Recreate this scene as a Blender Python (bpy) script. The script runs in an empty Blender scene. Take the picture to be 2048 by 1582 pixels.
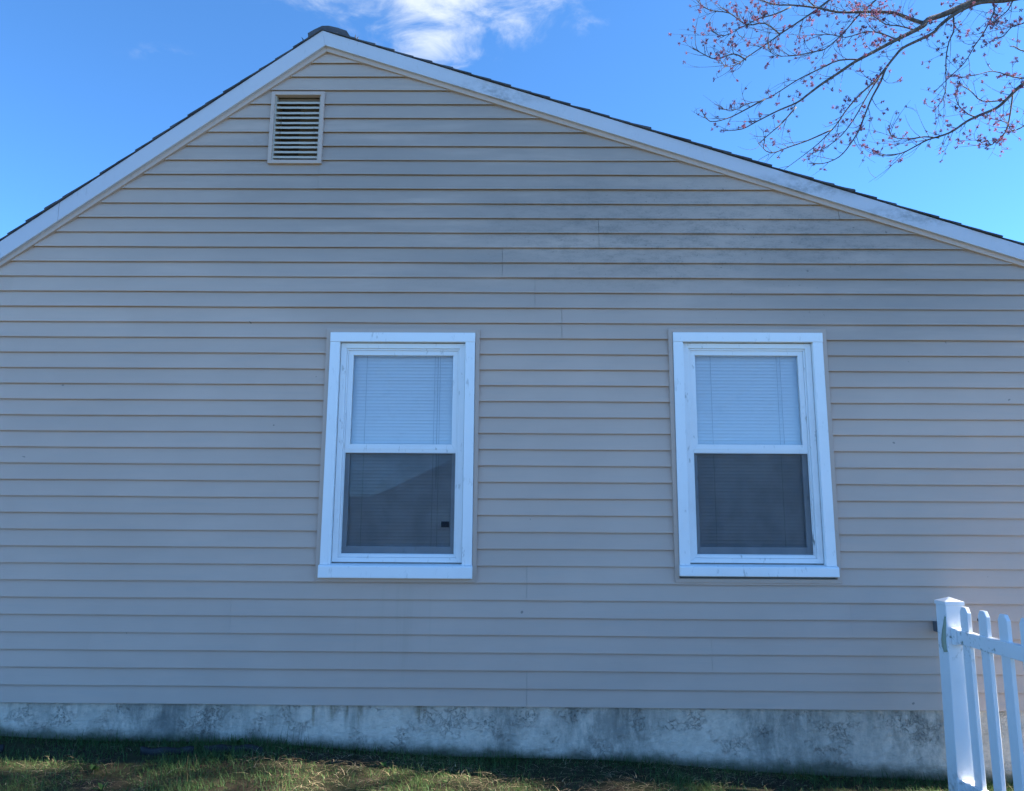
import bpy, math, random
import numpy as np
from mathutils import Vector, Matrix, noise as mnoise
random.seed(7); rng = np.random.default_rng(7)
scene = bpy.context.scene
SIDING_A, SIDING_B, SIDING_T = (0.555, 0.404, 0.32), (0.625, 0.457, 0.364), (0.53, 0.393, 0.317)
SCREEN_D = 0.29
CROWN_LIMBS, CROWN_SUB = 20, 1
COL = scene.collection
rad = math.radians

# ---------------------------------------------------------------- camera
cam_d = bpy.data.cameras.new('camera'); cam = bpy.data.objects.new('camera', cam_d); COL.objects.link(cam)
RT = Vector((0.99995276, 0.00716369, 0.00656986)); UP = Vector((-0.00529578, -0.16526364, 0.98623521)); FW = Vector((-0.00815084, 0.98622341, 0.1652179))
cam.matrix_world = Matrix(((RT.x, UP.x, -FW.x, 0.0), (RT.y, UP.y, -FW.y, -4.6913), (RT.z, UP.z, -FW.z, 1.0825), (0, 0, 0, 1)))
cam_d.sensor_fit = 'HORIZONTAL'; cam_d.sensor_width = 36.0; cam_d.lens = 36.0 * 1500 / 2048
cam_d.clip_start = 0.05; cam_d.clip_end = 2000
scene.camera = cam
scene.render.resolution_x = 1024; scene.render.resolution_y = 791

# ---------------------------------------------------------------- light
SUN_EL, SUN_ROT = rad(38), rad(86)
world = bpy.data.worlds.new('World'); scene.world = world; world.use_nodes = True
wn, wl = world.node_tree.nodes, world.node_tree.links
def N(tree, typ, **kw):
    n = tree.nodes.new(typ)
    for k, v in kw.items():
        if k == 'ins':
            for a, b in v.items(): n.inputs[a].default_value = b
        else: setattr(n, k, v)
    return n
wt = world.node_tree
bg = wn['Background']; bg.inputs[1].default_value = 0.15
sky = N(wt, 'ShaderNodeTexSky', sky_type='NISHITA', sun_disc=False, sun_elevation=SUN_EL, sun_rotation=SUN_ROT, air_density=0.3, dust_density=0.0, ozone_density=10.0)
hs = N(wt, 'ShaderNodeHueSaturation', ins={'Saturation': 1.05, 'Value': 1.0})
wl.new(sky.outputs[0], hs.inputs['Color'])
tint = N(wt, 'ShaderNodeMix', data_type='RGBA', blend_type='MULTIPLY', ins={0: 1.0, 7: (1.06, 1.0, 0.79, 1)}); wl.new(hs.outputs[0], tint.inputs[6])
# a cloud layer: view direction carried up to a flat layer, noise on that layer
geo = N(wt, 'ShaderNodeTexCoord')
sep = N(wt, 'ShaderNodeSeparateXYZ'); wl.new(geo.outputs['Generated'], sep.inputs[0])
zc = N(wt, 'ShaderNodeMath', operation='MAXIMUM', ins={1: 0.03}); wl.new(sep.outputs[2], zc.inputs[0])
dx = N(wt, 'ShaderNodeMath', operation='DIVIDE'); wl.new(sep.outputs[0], dx.inputs[0]); wl.new(zc.outputs[0], dx.inputs[1])
dy = N(wt, 'ShaderNodeMath', operation='DIVIDE'); wl.new(sep.outputs[1], dy.inputs[0]); wl.new(zc.outputs[0], dy.inputs[1])
lay = N(wt, 'ShaderNodeCombineXYZ'); wl.new(dx.outputs[0], lay.inputs[0]); wl.new(dy.outputs[0], lay.inputs[1])
n1 = N(wt, 'ShaderNodeTexNoise', ins={'Scale': 7.5, 'Detail': 7.0, 'Roughness': 0.64, 'Distortion': 0.5}); wl.new(lay.outputs[0], n1.inputs['Vector'])
def blob(cx, cy, sx, sy, wgt=1.0):
    m = N(wt, 'ShaderNodeMapping', vector_type='POINT', ins={'Location': (-cx / sx, -cy / sy, 0), 'Scale': (1 / sx, 1 / sy, 0)}); wl.new(lay.outputs[0], m.inputs[0])
    ln = N(wt, 'ShaderNodeVectorMath', operation='LENGTH'); wl.new(m.outputs[0], ln.inputs[0])
    r = N(wt, 'ShaderNodeMapRange', ins={1: 0.0, 2: 1.0, 3: wgt, 4: 0.0}); wl.new(ln.outputs['Value'], r.inputs[0]); return r.outputs[0]
def wadd(a, b, op='ADD', const=None):
    m = N(wt, 'ShaderNodeMath', operation=op); wl.new(a, m.inputs[0])
    if const is None: wl.new(b, m.inputs[1])
    else: m.inputs[1].default_value = const
    return m.outputs[0]
cov = None
CLOUDS = [(-0.13, 1.26, 0.34, 0.27), (0.03, 1.20, 0.22, 0.20), (-0.19, 1.45, 0.17, 0.13), (-0.36, 1.20, 0.20, 0.20), (0.12, 1.385, 0.10, 0.05, 0.42), (-0.80, 1.475, 0.11, 0.04, 0.20),
          (-1.9, -1.6, 0.8, 0.45), (1.5, -2.2, 0.9, 0.5)]
for c in CLOUDS:
    b = blob(*c); cov = b if cov is None else wadd(cov, b, 'MAXIMUM')
cs = wadd(wadd(n1.outputs['Fac'], None, 'ADD', -0.60), wadd(cov, None, 'MULTIPLY', 0.42))
cm = N(wt, 'ShaderNodeMapRange', interpolation_type='SMOOTHSTEP', ins={1: -0.06, 2: 0.42, 3: 0.0, 4: 0.95}); wl.new(cs, cm.inputs[0])
gate = N(wt, 'ShaderNodeMapRange', ins={1: 0.0, 2: 0.30, 3: 0.0, 4: 1.0}); wl.new(cov, gate.inputs[0])
cf = wadd(cm.outputs[0], gate.outputs[0], 'MULTIPLY')
cmix = N(wt, 'ShaderNodeMix', data_type='RGBA', ins={7: (0.98, 1.08, 1.22, 1)})
wl.new(cf, cmix.inputs[0]); wl.new(tint.outputs[2], cmix.inputs[6]); wl.new(cmix.outputs[2], bg.inputs[0])

sun_d = bpy.data.lights.new('sun', 'SUN'); sun_d.energy = 3.9; sun_d.angle = rad(0.5); sun_d.color = (1.0, 0.93, 0.82)
sun = bpy.data.objects.new('sun', sun_d); COL.objects.link(sun)
sd = Vector((math.sin(SUN_ROT) * math.cos(SUN_EL), math.cos(SUN_ROT) * math.cos(SUN_EL), math.sin(SUN_EL)))
sun.rotation_euler = (-sd).to_track_quat('-Z', 'Y').to_euler()
sun.location = sd * 40
vs = scene.view_settings
vs.view_transform = 'Standard'; vs.look = 'None'; vs.gamma = 1.0; vs.use_curve_mapping = False
vs.exposure = 2.68
scene.cycles.max_bounces = 5; scene.cycles.diffuse_bounces = 3; scene.cycles.glossy_bounces = 3; scene.cycles.transparent_max_bounces = 10

# ---------------------------------------------------------------- helpers
class MB:
    def __init__(s): s.v = []; s.f = []
    def add(s, vs_, fs):
        o = len(s.v); s.v += [tuple(p) for p in vs_]; s.f += [tuple(i + o for i in f) for f in fs]; return s
    def box(s, x0, x1, y0, y1, z0, z1):
        return s.add([(x0, y0, z0), (x1, y0, z0), (x1, y1, z0), (x0, y1, z0), (x0, y0, z1), (x1, y0, z1), (x1, y1, z1), (x0, y1, z1)],
                     [(0, 3, 2, 1), (4, 5, 6, 7), (0, 1, 5, 4), (1, 2, 6, 5), (2, 3, 7, 6), (3, 0, 4, 7)])
    def prism(s, poly, y0, y1):           # polygon in x,z given counter-clockwise seen from -y
        n = len(poly)
        vs_ = [(p[0], y0, p[1]) for p in poly] + [(p[0], y1, p[1]) for p in poly]
        return s.add(vs_, [tuple(range(n)), tuple(range(2 * n - 1, n - 1, -1))] + [(i, i + n, (i + 1) % n + n, (i + 1) % n) for i in range(n)])
    def tube(s, pts, rads, seg=6):
        pts = [Vector(p) for p in pts]; o = len(s.v); n = len(pts)
        for i, p in enumerate(pts):
            t = (pts[min(i + 1, n - 1)] - pts[max(i - 1, 0)]).normalized()
            a = t.cross(Vector((0.31, 0.95, 0.12))); 
            if a.length < 1e-4: a = t.cross(Vector((1, 0, 0)))
            a.normalize(); b = t.cross(a)
            for k in range(seg):
                an = 2 * math.pi * k / seg
                s.v.append(tuple(p + (a * math.cos(an) + b * math.sin(an)) * rads[i]))
        for i in range(n - 1):
            for k in range(seg):
                k2 = (k + 1) % seg
                s.f.append((o + i * seg + k, o + i * seg + k2, o + (i + 1) * seg + k2, o + (i + 1) * seg + k))
        s.f.append(tuple(o + k for k in range(seg))[::-1]); s.f.append(tuple(o + (n - 1) * seg + k for k in range(seg)))
        return s
    def build(s, name, mat, parent=None, smooth=False, bevel=0.0):
        me = bpy.data.meshes.new(name); me.from_pydata(s.v, [], s.f); me.materials.append(mat); me.update()
        if smooth: me.polygons.foreach_set('use_smooth', [True] * len(me.polygons))
        o = bpy.data.objects.new(name, me); COL.objects.link(o); o.parent = parent
        if bevel:
            m = o.modifiers.new('bevel', 'BEVEL'); m.width = bevel; m.segments = 2; m.limit_method = 'ANGLE'; m.angle_limit = rad(40)
        return o
def empty(name, loc=(0, 0, 0)):
    o = bpy.data.objects.new(name, None); COL.objects.link(o); o.location = loc; o.empty_display_size = 0.2; return o
def tag(o, label=None, cat=None, group=None, kind=None):
    if label: o['label'] = label
    if cat: o['category'] = cat
    if group: o['group'] = group
    if kind: o['kind'] = kind
    return o
def part(o, parent):      # parent an object built in world coordinates to an empty standing at parent.location
    o.parent = parent; o.matrix_parent_inverse = Matrix.Translation(-parent.location); return o

# ---------------------------------------------------------------- materials
class M:
    def __init__(s, name, rough=0.5, color=(0.5, 0.5, 0.5), spec=0.4):
        s.m = bpy.data.materials.new(name); s.m.use_nodes = True; s.t = s.m.node_tree; s.l = s.t.links
        s.b = s.t.nodes['Principled BSDF']; s.out = s.t.nodes['Material Output']
        s.b.inputs['Roughness'].default_value = rough; s.b.inputs['Base Color'].default_value = (*color, 1)
        s.b.inputs['Specular IOR Level'].default_value = spec
        s.pos = N(s.t, 'ShaderNodeNewGeometry').outputs['Position']
    def mapped(s, scale, loc=(0, 0, 0)):
        m = N(s.t, 'ShaderNodeMapping', ins={'Scale': scale, 'Location': loc}); s.l.new(s.pos, m.inputs[0]); return m.outputs[0]
    def noise(s, scale=(1, 1, 1), detail=5, rough=0.55, dist=0.0, loc=(0, 0, 0)):
        n = N(s.t, 'ShaderNodeTexNoise', ins={'Scale': 1.0, 'Detail': detail, 'Roughness': rough, 'Distortion': dist})
        s.l.new(s.mapped(scale, loc), n.inputs['Vector']); return n.outputs['Fac']
    def rng(s, v, a, b, c=0.0, d=1.0):
        r = N(s.t, 'ShaderNodeMapRange', interpolation_type='SMOOTHSTEP', ins={1: a, 2: b, 3: c, 4: d}); s.l.new(v, r.inputs[0]); return r.outputs[0]
    def op(s, a, b, o='MULTIPLY'):
        m = N(s.t, 'ShaderNodeMath', operation=o)
        for i, x in enumerate((a, b)):
            if isinstance(x, (int, float)): m.inputs[i].default_value = x
            else: s.l.new(x, m.inputs[i])
        return m.outputs[0]
    def spot(s, c, r):           # soft ellipsoid round a place on the object
        m = N(s.t, 'ShaderNodeMapping', ins={'Scale': tuple(1 / k for k in r), 'Location': tuple(-a / k for a, k in zip(c, r))}); s.l.new(s.pos, m.inputs[0])
        ln = N(s.t, 'ShaderNodeVectorMath', operation='LENGTH'); s.l.new(m.outputs[0], ln.inputs[0])
        return s.rng(ln.outputs['Value'], 0.15, 1.0, 1.0, 0.0)
    def mix(s, f, a, b):
        m = N(s.t, 'ShaderNodeMix', data_type='RGBA')
        for i, x in ((0, f), (6, a), (7, b)):
            if isinstance(x, tuple): m.inputs[i].default_value = (*x, 1)
            elif isinstance(x, (int, float)): m.inputs[i].default_value = x
            else: s.l.new(x, m.inputs[i])
        return m.outputs[2]
    def col(s, c): s.l.new(c, s.b.inputs['Base Color'])
    def rough(s, c): s.l.new(c, s.b.inputs['Roughness'])
    def bump(s, h, strength=0.3, dist=0.002):
        b = N(s.t, 'ShaderNodeBump', ins={'Strength': strength, 'Distance': dist}); s.l.new(h, b.inputs['Height']); s.l.new(b.outputs[0], s.b.inputs['Normal'])

BIG = 30.0
# vinyl siding: tan, grain along the board, chalky blotches, mildew up by the right rake
ms = M('tan_vinyl_siding', 0.55, spec=0.3)
blot = ms.noise((0.9, 1, 1.6), 4, 0.6)
c = ms.mix(ms.rng(blot, 0.3, 0.7), SIDING_A, SIDING_B)
oi = N(ms.t, 'ShaderNodeObjectInfo'); c = ms.mix(ms.op(oi.outputs['Random'], 0.16), c, (0.40, 0.31, 0.26))
strk = ms.noise((2.2, 1, 26), 4, 0.6)
c = ms.mix(ms.op(ms.rng(strk, 0.45, 0.8), 0.22), c, (0.40, 0.36, 0.33))
chalk = ms.op(ms.rng(ms.noise((7, 1, 14), 6, 0.7), 0.56, 0.72), ms.spot((-1.9, 0, 3.45), (1.0, 1, 0.45)))
c = ms.mix(ms.op(chalk, 0.30), c, (0.62, 0.60, 0.58))
mild = ms.op(ms.op(ms.spot((1.95, 0, 2.95), (1.15, 1, 0.42)), ms.spot((0.9, 0, 2.95), (1.7, 1, 0.6)), 'MAXIMUM'), ms.rng(ms.noise((5.5, 1, 16), 7, 0.8), 0.42, 0.66))
mild2 = ms.op(ms.spot((-0.45, 0, 2.72), (0.9, 1, 0.36)), ms.rng(ms.noise((1.2, 1, 9), 5, 0.6, loc=(3, 0, 1)), 0.42, 0.64))
grit = ms.rng(ms.noise((70, 1, 70), 4, 0.75, loc=(2, 0, 2)), 0.42, 0.68)
c = ms.mix(ms.op(ms.op(ms.op(mild, 0.62), ms.op(mild2, 0.18), 'MAXIMUM'), ms.op(ms.op(grit, 0.75), 0.45, 'ADD')), c, (0.10, 0.11, 0.095))
shade_grime = ms.op(ms.op(ms.spot((-0.3, 0, 3.35), (3.9, 1, 1.5)), ms.spot((2.4, 0, 2.7), (2.2, 1, 0.9)), 'MAXIMUM'), ms.rng(ms.noise((0.8, 1, 5), 5, 0.6, loc=(8, 0, 3)), 0.15, 0.55))  # shade put into the colour of the over-lit upper gable, with some grime
c = ms.mix(ms.op(shade_grime, 0.46), c, (0.17, 0.16, 0.15))
speck = ms.op(ms.rng(ms.noise((34, 1, 34), 3, 0.7, loc=(5, 0, 9)), 0.66, 0.70), ms.op(ms.spot((1.3, 0, 2.85), (2.2, 1, 0.75)), 0.75))
c = ms.mix(speck, c, (0.06, 0.06, 0.055))
fleck = ms.rng(ms.noise((16, 1, 16), 1, 0.5, loc=(1, 0, 4)), 0.80, 0.82)
c = ms.mix(ms.op(fleck, 0.6), c, (0.10, 0.09, 0.08))
drip = ms.op(ms.rng(ms.noise((14, 1, 0.6), 3, 0.6), 0.52, 0.7), ms.spot((-0.75, 0, 0.45), (0.5, 1, 0.45)))
c = ms.mix(ms.op(drip, 0.12), c, (0.27, 0.22, 0.15))
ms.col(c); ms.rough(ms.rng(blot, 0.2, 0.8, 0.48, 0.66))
ms.bump(ms.op(ms.noise((9, 1, 120), 5, 0.6), ms.op(ms.noise((1.3, 1, 3), 2), 1.5), 'ADD'), 0.22, 0.002)
SIDING = ms.m

def trim_mat(name, col, rough=0.4, dirt=0.25, dcol=(0.16, 0.15, 0.12)):
    m = M(name, rough, spec=0.4)
    n = m.noise((2.3, 2.3, 2.3), 6, 0.65); f = m.noise((40, 40, 12), 4, 0.6)
    c = m.mix(m.op(m.rng(n, 0.48, 0.75), dirt), col, tuple(k * 0.8 for k in col))
    c = m.mix(m.op(m.op(m.rng(f, 0.60, 0.72), m.rng(n, 0.42, 0.62)), dirt * 1.6), c, dcol)
    m.col(c); m.bump(m.noise((3, 3, 3), 2), 0.12, 0.01); return m
TRIM = trim_mat('tan_trim_vinyl', SIDING_T, 0.5).m
WHITE = trim_mat('white_painted_trim', (0.87, 0.86, 0.85), 0.38, 0.28).m
FRAMEW = trim_mat('white_window_vinyl', (0.84, 0.83, 0.82), 0.42, 0.5).m
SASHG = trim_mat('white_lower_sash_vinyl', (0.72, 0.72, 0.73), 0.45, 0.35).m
mf = trim_mat('white_rake_fascia', (0.55, 0.54, 0.57), 0.45, 0.15)
cur = mf.b.inputs['Base Color'].links[0].from_socket
st = mf.op(mf.op(mf.spot((-0.25, -0.1, 3.9), (0.55, 1, 0.16)), mf.op(mf.spot((2.0, -0.1, 3.27), (0.9, 1, 0.12)), mf.spot((2.6, -0.1, 3.06), (0.7, 1, 0.10)), 'MAXIMUM'), 'MAXIMUM'), mf.rng(mf.noise((9, 1, 14), 8, 0.75), 0.40, 0.66))
mf.col(mf.mix(mf.op(st, 0.5), cur, (0.10, 0.105, 0.09))); FASCIA = mf.m
mv = M('white_fence_vinyl', 0.35, spec=0.45)
nf = mv.noise((26, 26, 26), 6, 0.7); na = mv.noise((3, 3, 4), 4, 0.6)
c = mv.mix(mv.op(mv.rng(na, 0.4, 0.75), 0.25), (0.80, 0.80, 0.80), (0.62, 0.64, 0.60))
alg = mv.op(mv.op(mv.spot((2.40, -0.42, 0.45), (0.12, 0.35, 0.14)), mv.spot((2.42, -0.62, 0.455), (0.06, 0.22, 0.06)), 'MAXIMUM'), mv.rng(nf, 0.54, 0.64))
c = mv.mix(mv.op(alg, 0.85), c, (0.10, 0.13, 0.07))
alg2 = mv.op(mv.spot((2.42, -0.4, -0.42), (0.5, 1.2, 0.25)), mv.rng(nf, 0.46, 0.66))
c = mv.mix(mv.op(alg2, 0.6), c, (0.16, 0.17, 0.11))
mv.col(c); FENCE = mv.m
PEEL = trim_mat('mossy_peeling_vinyl', (0.32, 0.36, 0.26), 0.7, 0.9, (0.05, 0.08, 0.03)).m
VENTY = trim_mat('yellowed_louver_plastic', (0.50, 0.43, 0.35), 0.5, 0.4, (0.08, 0.07, 0.05)).m
WOOD = trim_mat('weathered_brown_wood', (0.20, 0.13, 0.08), 0.8, 0.5).m
DARK = M('dark_interior', 0.9, (0.02, 0.02, 0.022)).m
BLACKP = M('black_plastic', 0.6, (0.010, 0.010, 0.012)).m
GREYM = M('grey_metal', 0.5, (0.10, 0.10, 0.11)).m
VBACK = M('weathered_backing', 0.9, (0.26, 0.23, 0.21)).m
VDARK = M('vent_mesh_dark', 0.9, (0.17, 0.15, 0.135)).m
ROOM = M('interior_wall', 0.9, (0.25, 0.24, 0.22)).m
BLIND = trim_mat('white_blind_slat', (0.92, 0.92, 0.91), 0.45, 0.05).m
CORD = M('blind_cord', 0.8, (0.45, 0.45, 0.44)).m

mg = M('window_glass')
fr = N(mg.t, 'ShaderNodeFresnel', ins={'IOR': 1.52}); tr = N(mg.t, 'ShaderNodeBsdfTransparent', ins={0: (1.0, 1.0, 1.0, 1)}); gl = N(mg.t, 'ShaderNodeBsdfGlossy', ins={'Roughness': 0.015})
mx = N(mg.t, 'ShaderNodeMixShader'); mg.l.new(mg.op(fr.outputs[0], 0.085, 'ADD'), mx.inputs[0]); mg.l.new(tr.outputs[0], mx.inputs[1]); mg.l.new(gl.outputs[0], mx.inputs[2])
df = N(mg.t, 'ShaderNodeBsdfDiffuse', ins={0: (0.55, 0.55, 0.53, 1)}); mx2 = N(mg.t, 'ShaderNodeMixShader')
mg.l.new(mg.op(mg.rng(mg.noise((9, 9, 9), 7, 0.7), 0.5, 0.8), 0.05), mx2.inputs[0]); mg.l.new(mx.outputs[0], mx2.inputs[1]); mg.l.new(df.outputs[0], mx2.inputs[2]); mg.l.new(mx2.outputs[0], mg.out.inputs[0])
GLASS = mg.m
GLASSB = mg.m.copy(); GLASSB.name = 'lower_window_glass'
for n_g in GLASSB.node_tree.nodes:
    if n_g.type == 'MATH' and abs(n_g.inputs[1].default_value - 0.085) < 1e-4: n_g.inputs[1].default_value = 0.015
mc = M('insect_screen')
tr = N(mc.t, 'ShaderNodeBsdfTransparent'); df = N(mc.t, 'ShaderNodeBsdfDiffuse', ins={0: (0.035, 0.04, 0.05, 1)}); mx = N(mc.t, 'ShaderNodeMixShader')
mc.l.new(mc.rng(mc.noise((6, 6, 6), 2), 0.3, 0.7, SCREEN_D - 0.02, SCREEN_D + 0.02), mx.inputs[0]); mc.l.new(tr.outputs[0], mx.inputs[1]); mc.l.new(df.outputs[0], mx.inputs[2]); mc.l.new(mx.outputs[0], mc.out.inputs[0])
SCREEN = mc.m

# parged foundation
mp = M('parged_concrete', 0.85, spec=0.25)
big = mp.noise((1.1, 1, 3.0), 5, 0.6); fine = mp.noise((22, 22, 22), 7, 0.7)
c = mp.mix(mp.rng(fine, 0.3, 0.7), (0.72, 0.575, 0.455), (0.87, 0.70, 0.555))
stain = mp.op(mp.rng(mp.noise((1.7, 1, 1.2), 6, 0.7, loc=(2.4, 0, 0)), 0.47, 0.66), mp.rng(mp.noise((12, 1, 5), 6, 0.75), 0.3, 0.62))
c = mp.mix(mp.op(stain, 0.42), c, (0.115, 0.12, 0.105))
for (px, pr) in ((-2.2, 0.5), (-1.95, 0.6), (0.55, 0.55), (-0.1, 0.22), (1.5, 0.4), (2.4, 0.6)):
    ks = mp.op(mp.spot((px, 0, -0.1), (pr, 1, 0.36)), mp.rng(mp.noise((9, 1, 4), 7, 0.75, loc=(px, 0, 0)), 0.36, 0.62))
    c = mp.mix(mp.op(ks, 0.58), c, (0.115, 0.125, 0.115))
for (px, pr, pz) in ((-1.205, 0.018, 0.19), (-1.09, 0.05, 0.12), (-1.01, 0.02, 0.16), (-0.93, 0.03, 0.18), (-0.57, 0.05, 0.13)):
    ks = mp.op(mp.spot((px, 0, 0.0), (pr, 1, pz)), mp.rng(mp.noise((25, 1, 6), 5, 0.7), 0.30, 0.6))
    c = mp.mix(mp.op(ks, 0.75), c, (0.20, 0.125, 0.05))
szt = N(mp.t, 'ShaderNodeSeparateXYZ'); mp.l.new(mp.pos, szt.inputs[0])
run = mp.op(mp.op(mp.rng(mp.noise((7, 1, 0.9), 6, 0.7, loc=(4, 0, 1)), 0.44, 0.66), mp.rng(mp.op(szt.outputs[2], mp.op(mp.noise((5, 1, 0.2), 3), 0.22), 'ADD'), -0.12, 0.10)), mp.rng(mp.noise((1.1, 1, 0.3), 3, loc=(1, 0, 0)), 0.38, 0.58))
c = mp.mix(mp.op(run, 0.6), c, (0.09, 0.10, 0.085))
sepn = N(mp.t, 'ShaderNodeSeparateXYZ'); mp.l.new(mp.pos, sepn.inputs[0])
gl_ = mp.op(mp.op(sepn.outputs[0], -0.034), -0.285, 'ADD')                 # height of the soil line along the wall
hh = mp.op(mp.op(sepn.outputs[2], gl_, 'SUBTRACT'), mp.op(mp.noise((5, 1, 5), 6, 0.7), 0.16), 'SUBTRACT')
c = mp.mix(mp.rng(hh, -0.08, 0.005, 0.8, 0.0), c, (0.055, 0.072, 0.035))
vd = N(mp.t, 'ShaderNodeTexVoronoi', feature='DISTANCE_TO_EDGE', ins={'Scale': 1.0})
nv = N(mp.t, 'ShaderNodeTexNoise', ins={'Scale': 7.0, 'Detail': 5.0, 'Roughness': 0.7}); mp.l.new(mp.pos, nv.inputs['Vector'])
va = N(mp.t, 'ShaderNodeVectorMath', operation='MULTIPLY_ADD', ins={1: (7.0, 7.0, 7.0)}); mp.l.new(nv.outputs['Color'], va.inputs[0]); mp.l.new(mp.mapped((5.5, 5.5, 17)), va.inputs[2]); mp.l.new(va.outputs[0], vd.inputs['Vector'])
crk = mp.op(mp.rng(vd.outputs['Distance'], 0.0, 0.05, 1.0, 0.0), mp.rng(mp.noise((4, 4, 6), 3, 0.6, loc=(7, 0, 0)), 0.50, 0.64))
c = mp.mix(mp.op(crk, 0.5), c, (0.13, 0.12, 0.11))
mp.col(c)
c2 = mp.mix(mp.op(mp.rng(mp.noise((34, 34, 44), 5, 0.75, 0.4, loc=(6, 2, 1)), 0.55, 0.70), 0.30), c, (0.22, 0.20, 0.17)); mp.col(c2)
mp.bump(mp.op(mp.op(crk, -1.0), mp.op(mp.noise((26, 26, 44), 7, 0.7), 1.1), 'ADD'), 0.9, 0.010)
CONC = mp.m

mh = M('dark_asphalt_shingle', 0.95, spec=0.2)
c = mh.mix(mh.rng(mh.noise((8, 8, 8), 3), 0.35, 0.65), (0.055, 0.058, 0.068), (0.095, 0.098, 0.11)); c = mh.mix(mh.op(mh.rng(mh.noise((300, 300, 300), 2), 0.55, 0.7), 0.5), c, (0.10, 0.10, 0.10)); mh.col(c)
mh.bump(mh.noise((220, 220, 220), 2), 0.6, 0.003); SHINGLE = mh.m

mso = M('lawn_soil', 0.95, spec=0.15)
s1 = mso.noise((1.3, 1.3, 1.3), 6, 0.65); s2 = mso.noise((14, 14, 14), 7, 0.7)
c = mso.mix(mso.rng(s2, 0.35, 0.65), (0.022, 0.017, 0.011), (0.055, 0.042, 0.027)); c = mso.mix(mso.op(mso.rng(s1, 0.4, 0.6), 0.55), c, (0.040, 0.055, 0.018))
ln = N(mso.t, 'ShaderNodeVectorMath', operation='LENGTH'); mso.l.new(mso.pos, ln.inputs[0])
far = mso.rng(ln.outputs['Value'], 3.2, 5.5)
c = mso.mix(far, c, mso.mix(mso.rng(s2, 0.3, 0.7), (0.06, 0.075, 0.035), (0.115, 0.105, 0.06))); mso.col(c)
mso.bump(s2, 0.8, 0.02); SOIL = mso.m

def attr_mat(name, rough, spec=0.2, trans=0.0):
    m = M(name, rough, spec=spec); a = N(m.t, 'ShaderNodeAttribute', attribute_name='Col'); m.col(a.outputs['Color'])
    if trans:
        tl = N(m.t, 'ShaderNodeBsdfTranslucent'); m.l.new(a.outputs['Color'], tl.inputs[0]); x = N(m.t, 'ShaderNodeMixShader', ins={0: trans})
        m.l.new(m.b.outputs[0], x.inputs[1]); m.l.new(tl.outputs[0], x.inputs[2]); m.l.new(x.outputs[0], m.out.inputs[0])
    return m.m
GRASS = attr_mat('grass_blade', 0.6, 0.25, 0.25); STRAW = attr_mat('dry_straw', 0.8, 0.2, 0.1); BLOOM = attr_mat('red_maple_flower', 0.7, 0.2, 0.3)
mw = M('weed_leaf', 0.65, spec=0.12); mw.col(mw.mix(mw.rng(mw.noise((30, 30, 30), 3), 0.3, 0.7), (0.03, 0.075, 0.018), (0.06, 0.12, 0.03))); WEED = mw.m
mb = M('grey_maple_bark', 0.9, spec=0.15); mb.col(mb.mix(mb.rng(mb.noise((20, 20, 6), 5, 0.7), 0.3, 0.7), (0.06, 0.05, 0.045), (0.15, 0.13, 0.12))); mb.bump(mb.noise((40, 40, 8), 4), 0.7, 0.01); BARK = mb.m

# ---------------------------------------------------------------- ground
def soil_z(x, y):
    b = np.interp(x, [-9, -3.07, -2.3, -1.58, -0.69, 0.2, 1.37, 2.54, 9], [-0.19, -0.20, -0.215, -0.222, -0.255, -0.298, -0.347, -0.397, -0.59])
    und = 0.010 * np.sin(x * 3.1 + 1.3 * np.sin(y * 2.3)) + 0.008 * np.sin(y * 7.1 + x * 1.7)
    return b - 0.02 * np.minimum(0, y) * 0 + und * np.exp(-((np.asarray(y) + 1) / 4.0) ** 2) + 0.01 * np.minimum(0, np.asarray(y) + 0.2)
xs = np.unique(np.concatenate([np.linspace(-5, 5, 101), np.linspace(-300, -5, 14), np.linspace(5, 300, 14), [-9, 9, -20, 20]]))
ys = np.unique(np.concatenate([np.linspace(-3, 0.3, 45), np.linspace(-300, -3, 18), np.linspace(0.3, 300, 14)]))
gx, gy = np.meshgrid(xs, ys)
gz = soil_z(gx, np.clip(gy, -6, 6))
g = MB(); nx = len(xs)
g.v = list(zip(gx.ravel().tolist(), gy.ravel().tolist(), gz.ravel().tolist()))
g.f = [(j * nx + i, j * nx + i + 1, (j + 1) * nx + i + 1, (j + 1) * nx + i) for j in range(len(ys) - 1) for i in range(nx - 1)]
tag(g.build('ground', SOIL, None, True), kind='structure')

# ---------------------------------------------------------------- the house
EXP = 0.1016
AX, AZ = -1.323, 4.249           # where the two rakes meet on the wall
SL, SR = 0.748, 0.331            # roof slopes, left and right
XL, XR, YB = -4.0, 4.57, 9.0
def rake(x): return AZ - (SL * (AX - x) if x < AX else SR * (x - AX))
house = empty('house', (0, 4.5, -0.45))
tag(house, 'single-storey house with tan clapboard gable end, two white windows and dark shingled roof', 'house')
WIN = [(-0.738, 1.0, 0.0), (1.459, 1.025, 0.010)]       # centre x, width scale, height offset
VX0, VX1, VZ0, VZ1 = -1.662, -1.336, 3.440, 3.932       # hole for the gable vent

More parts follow.
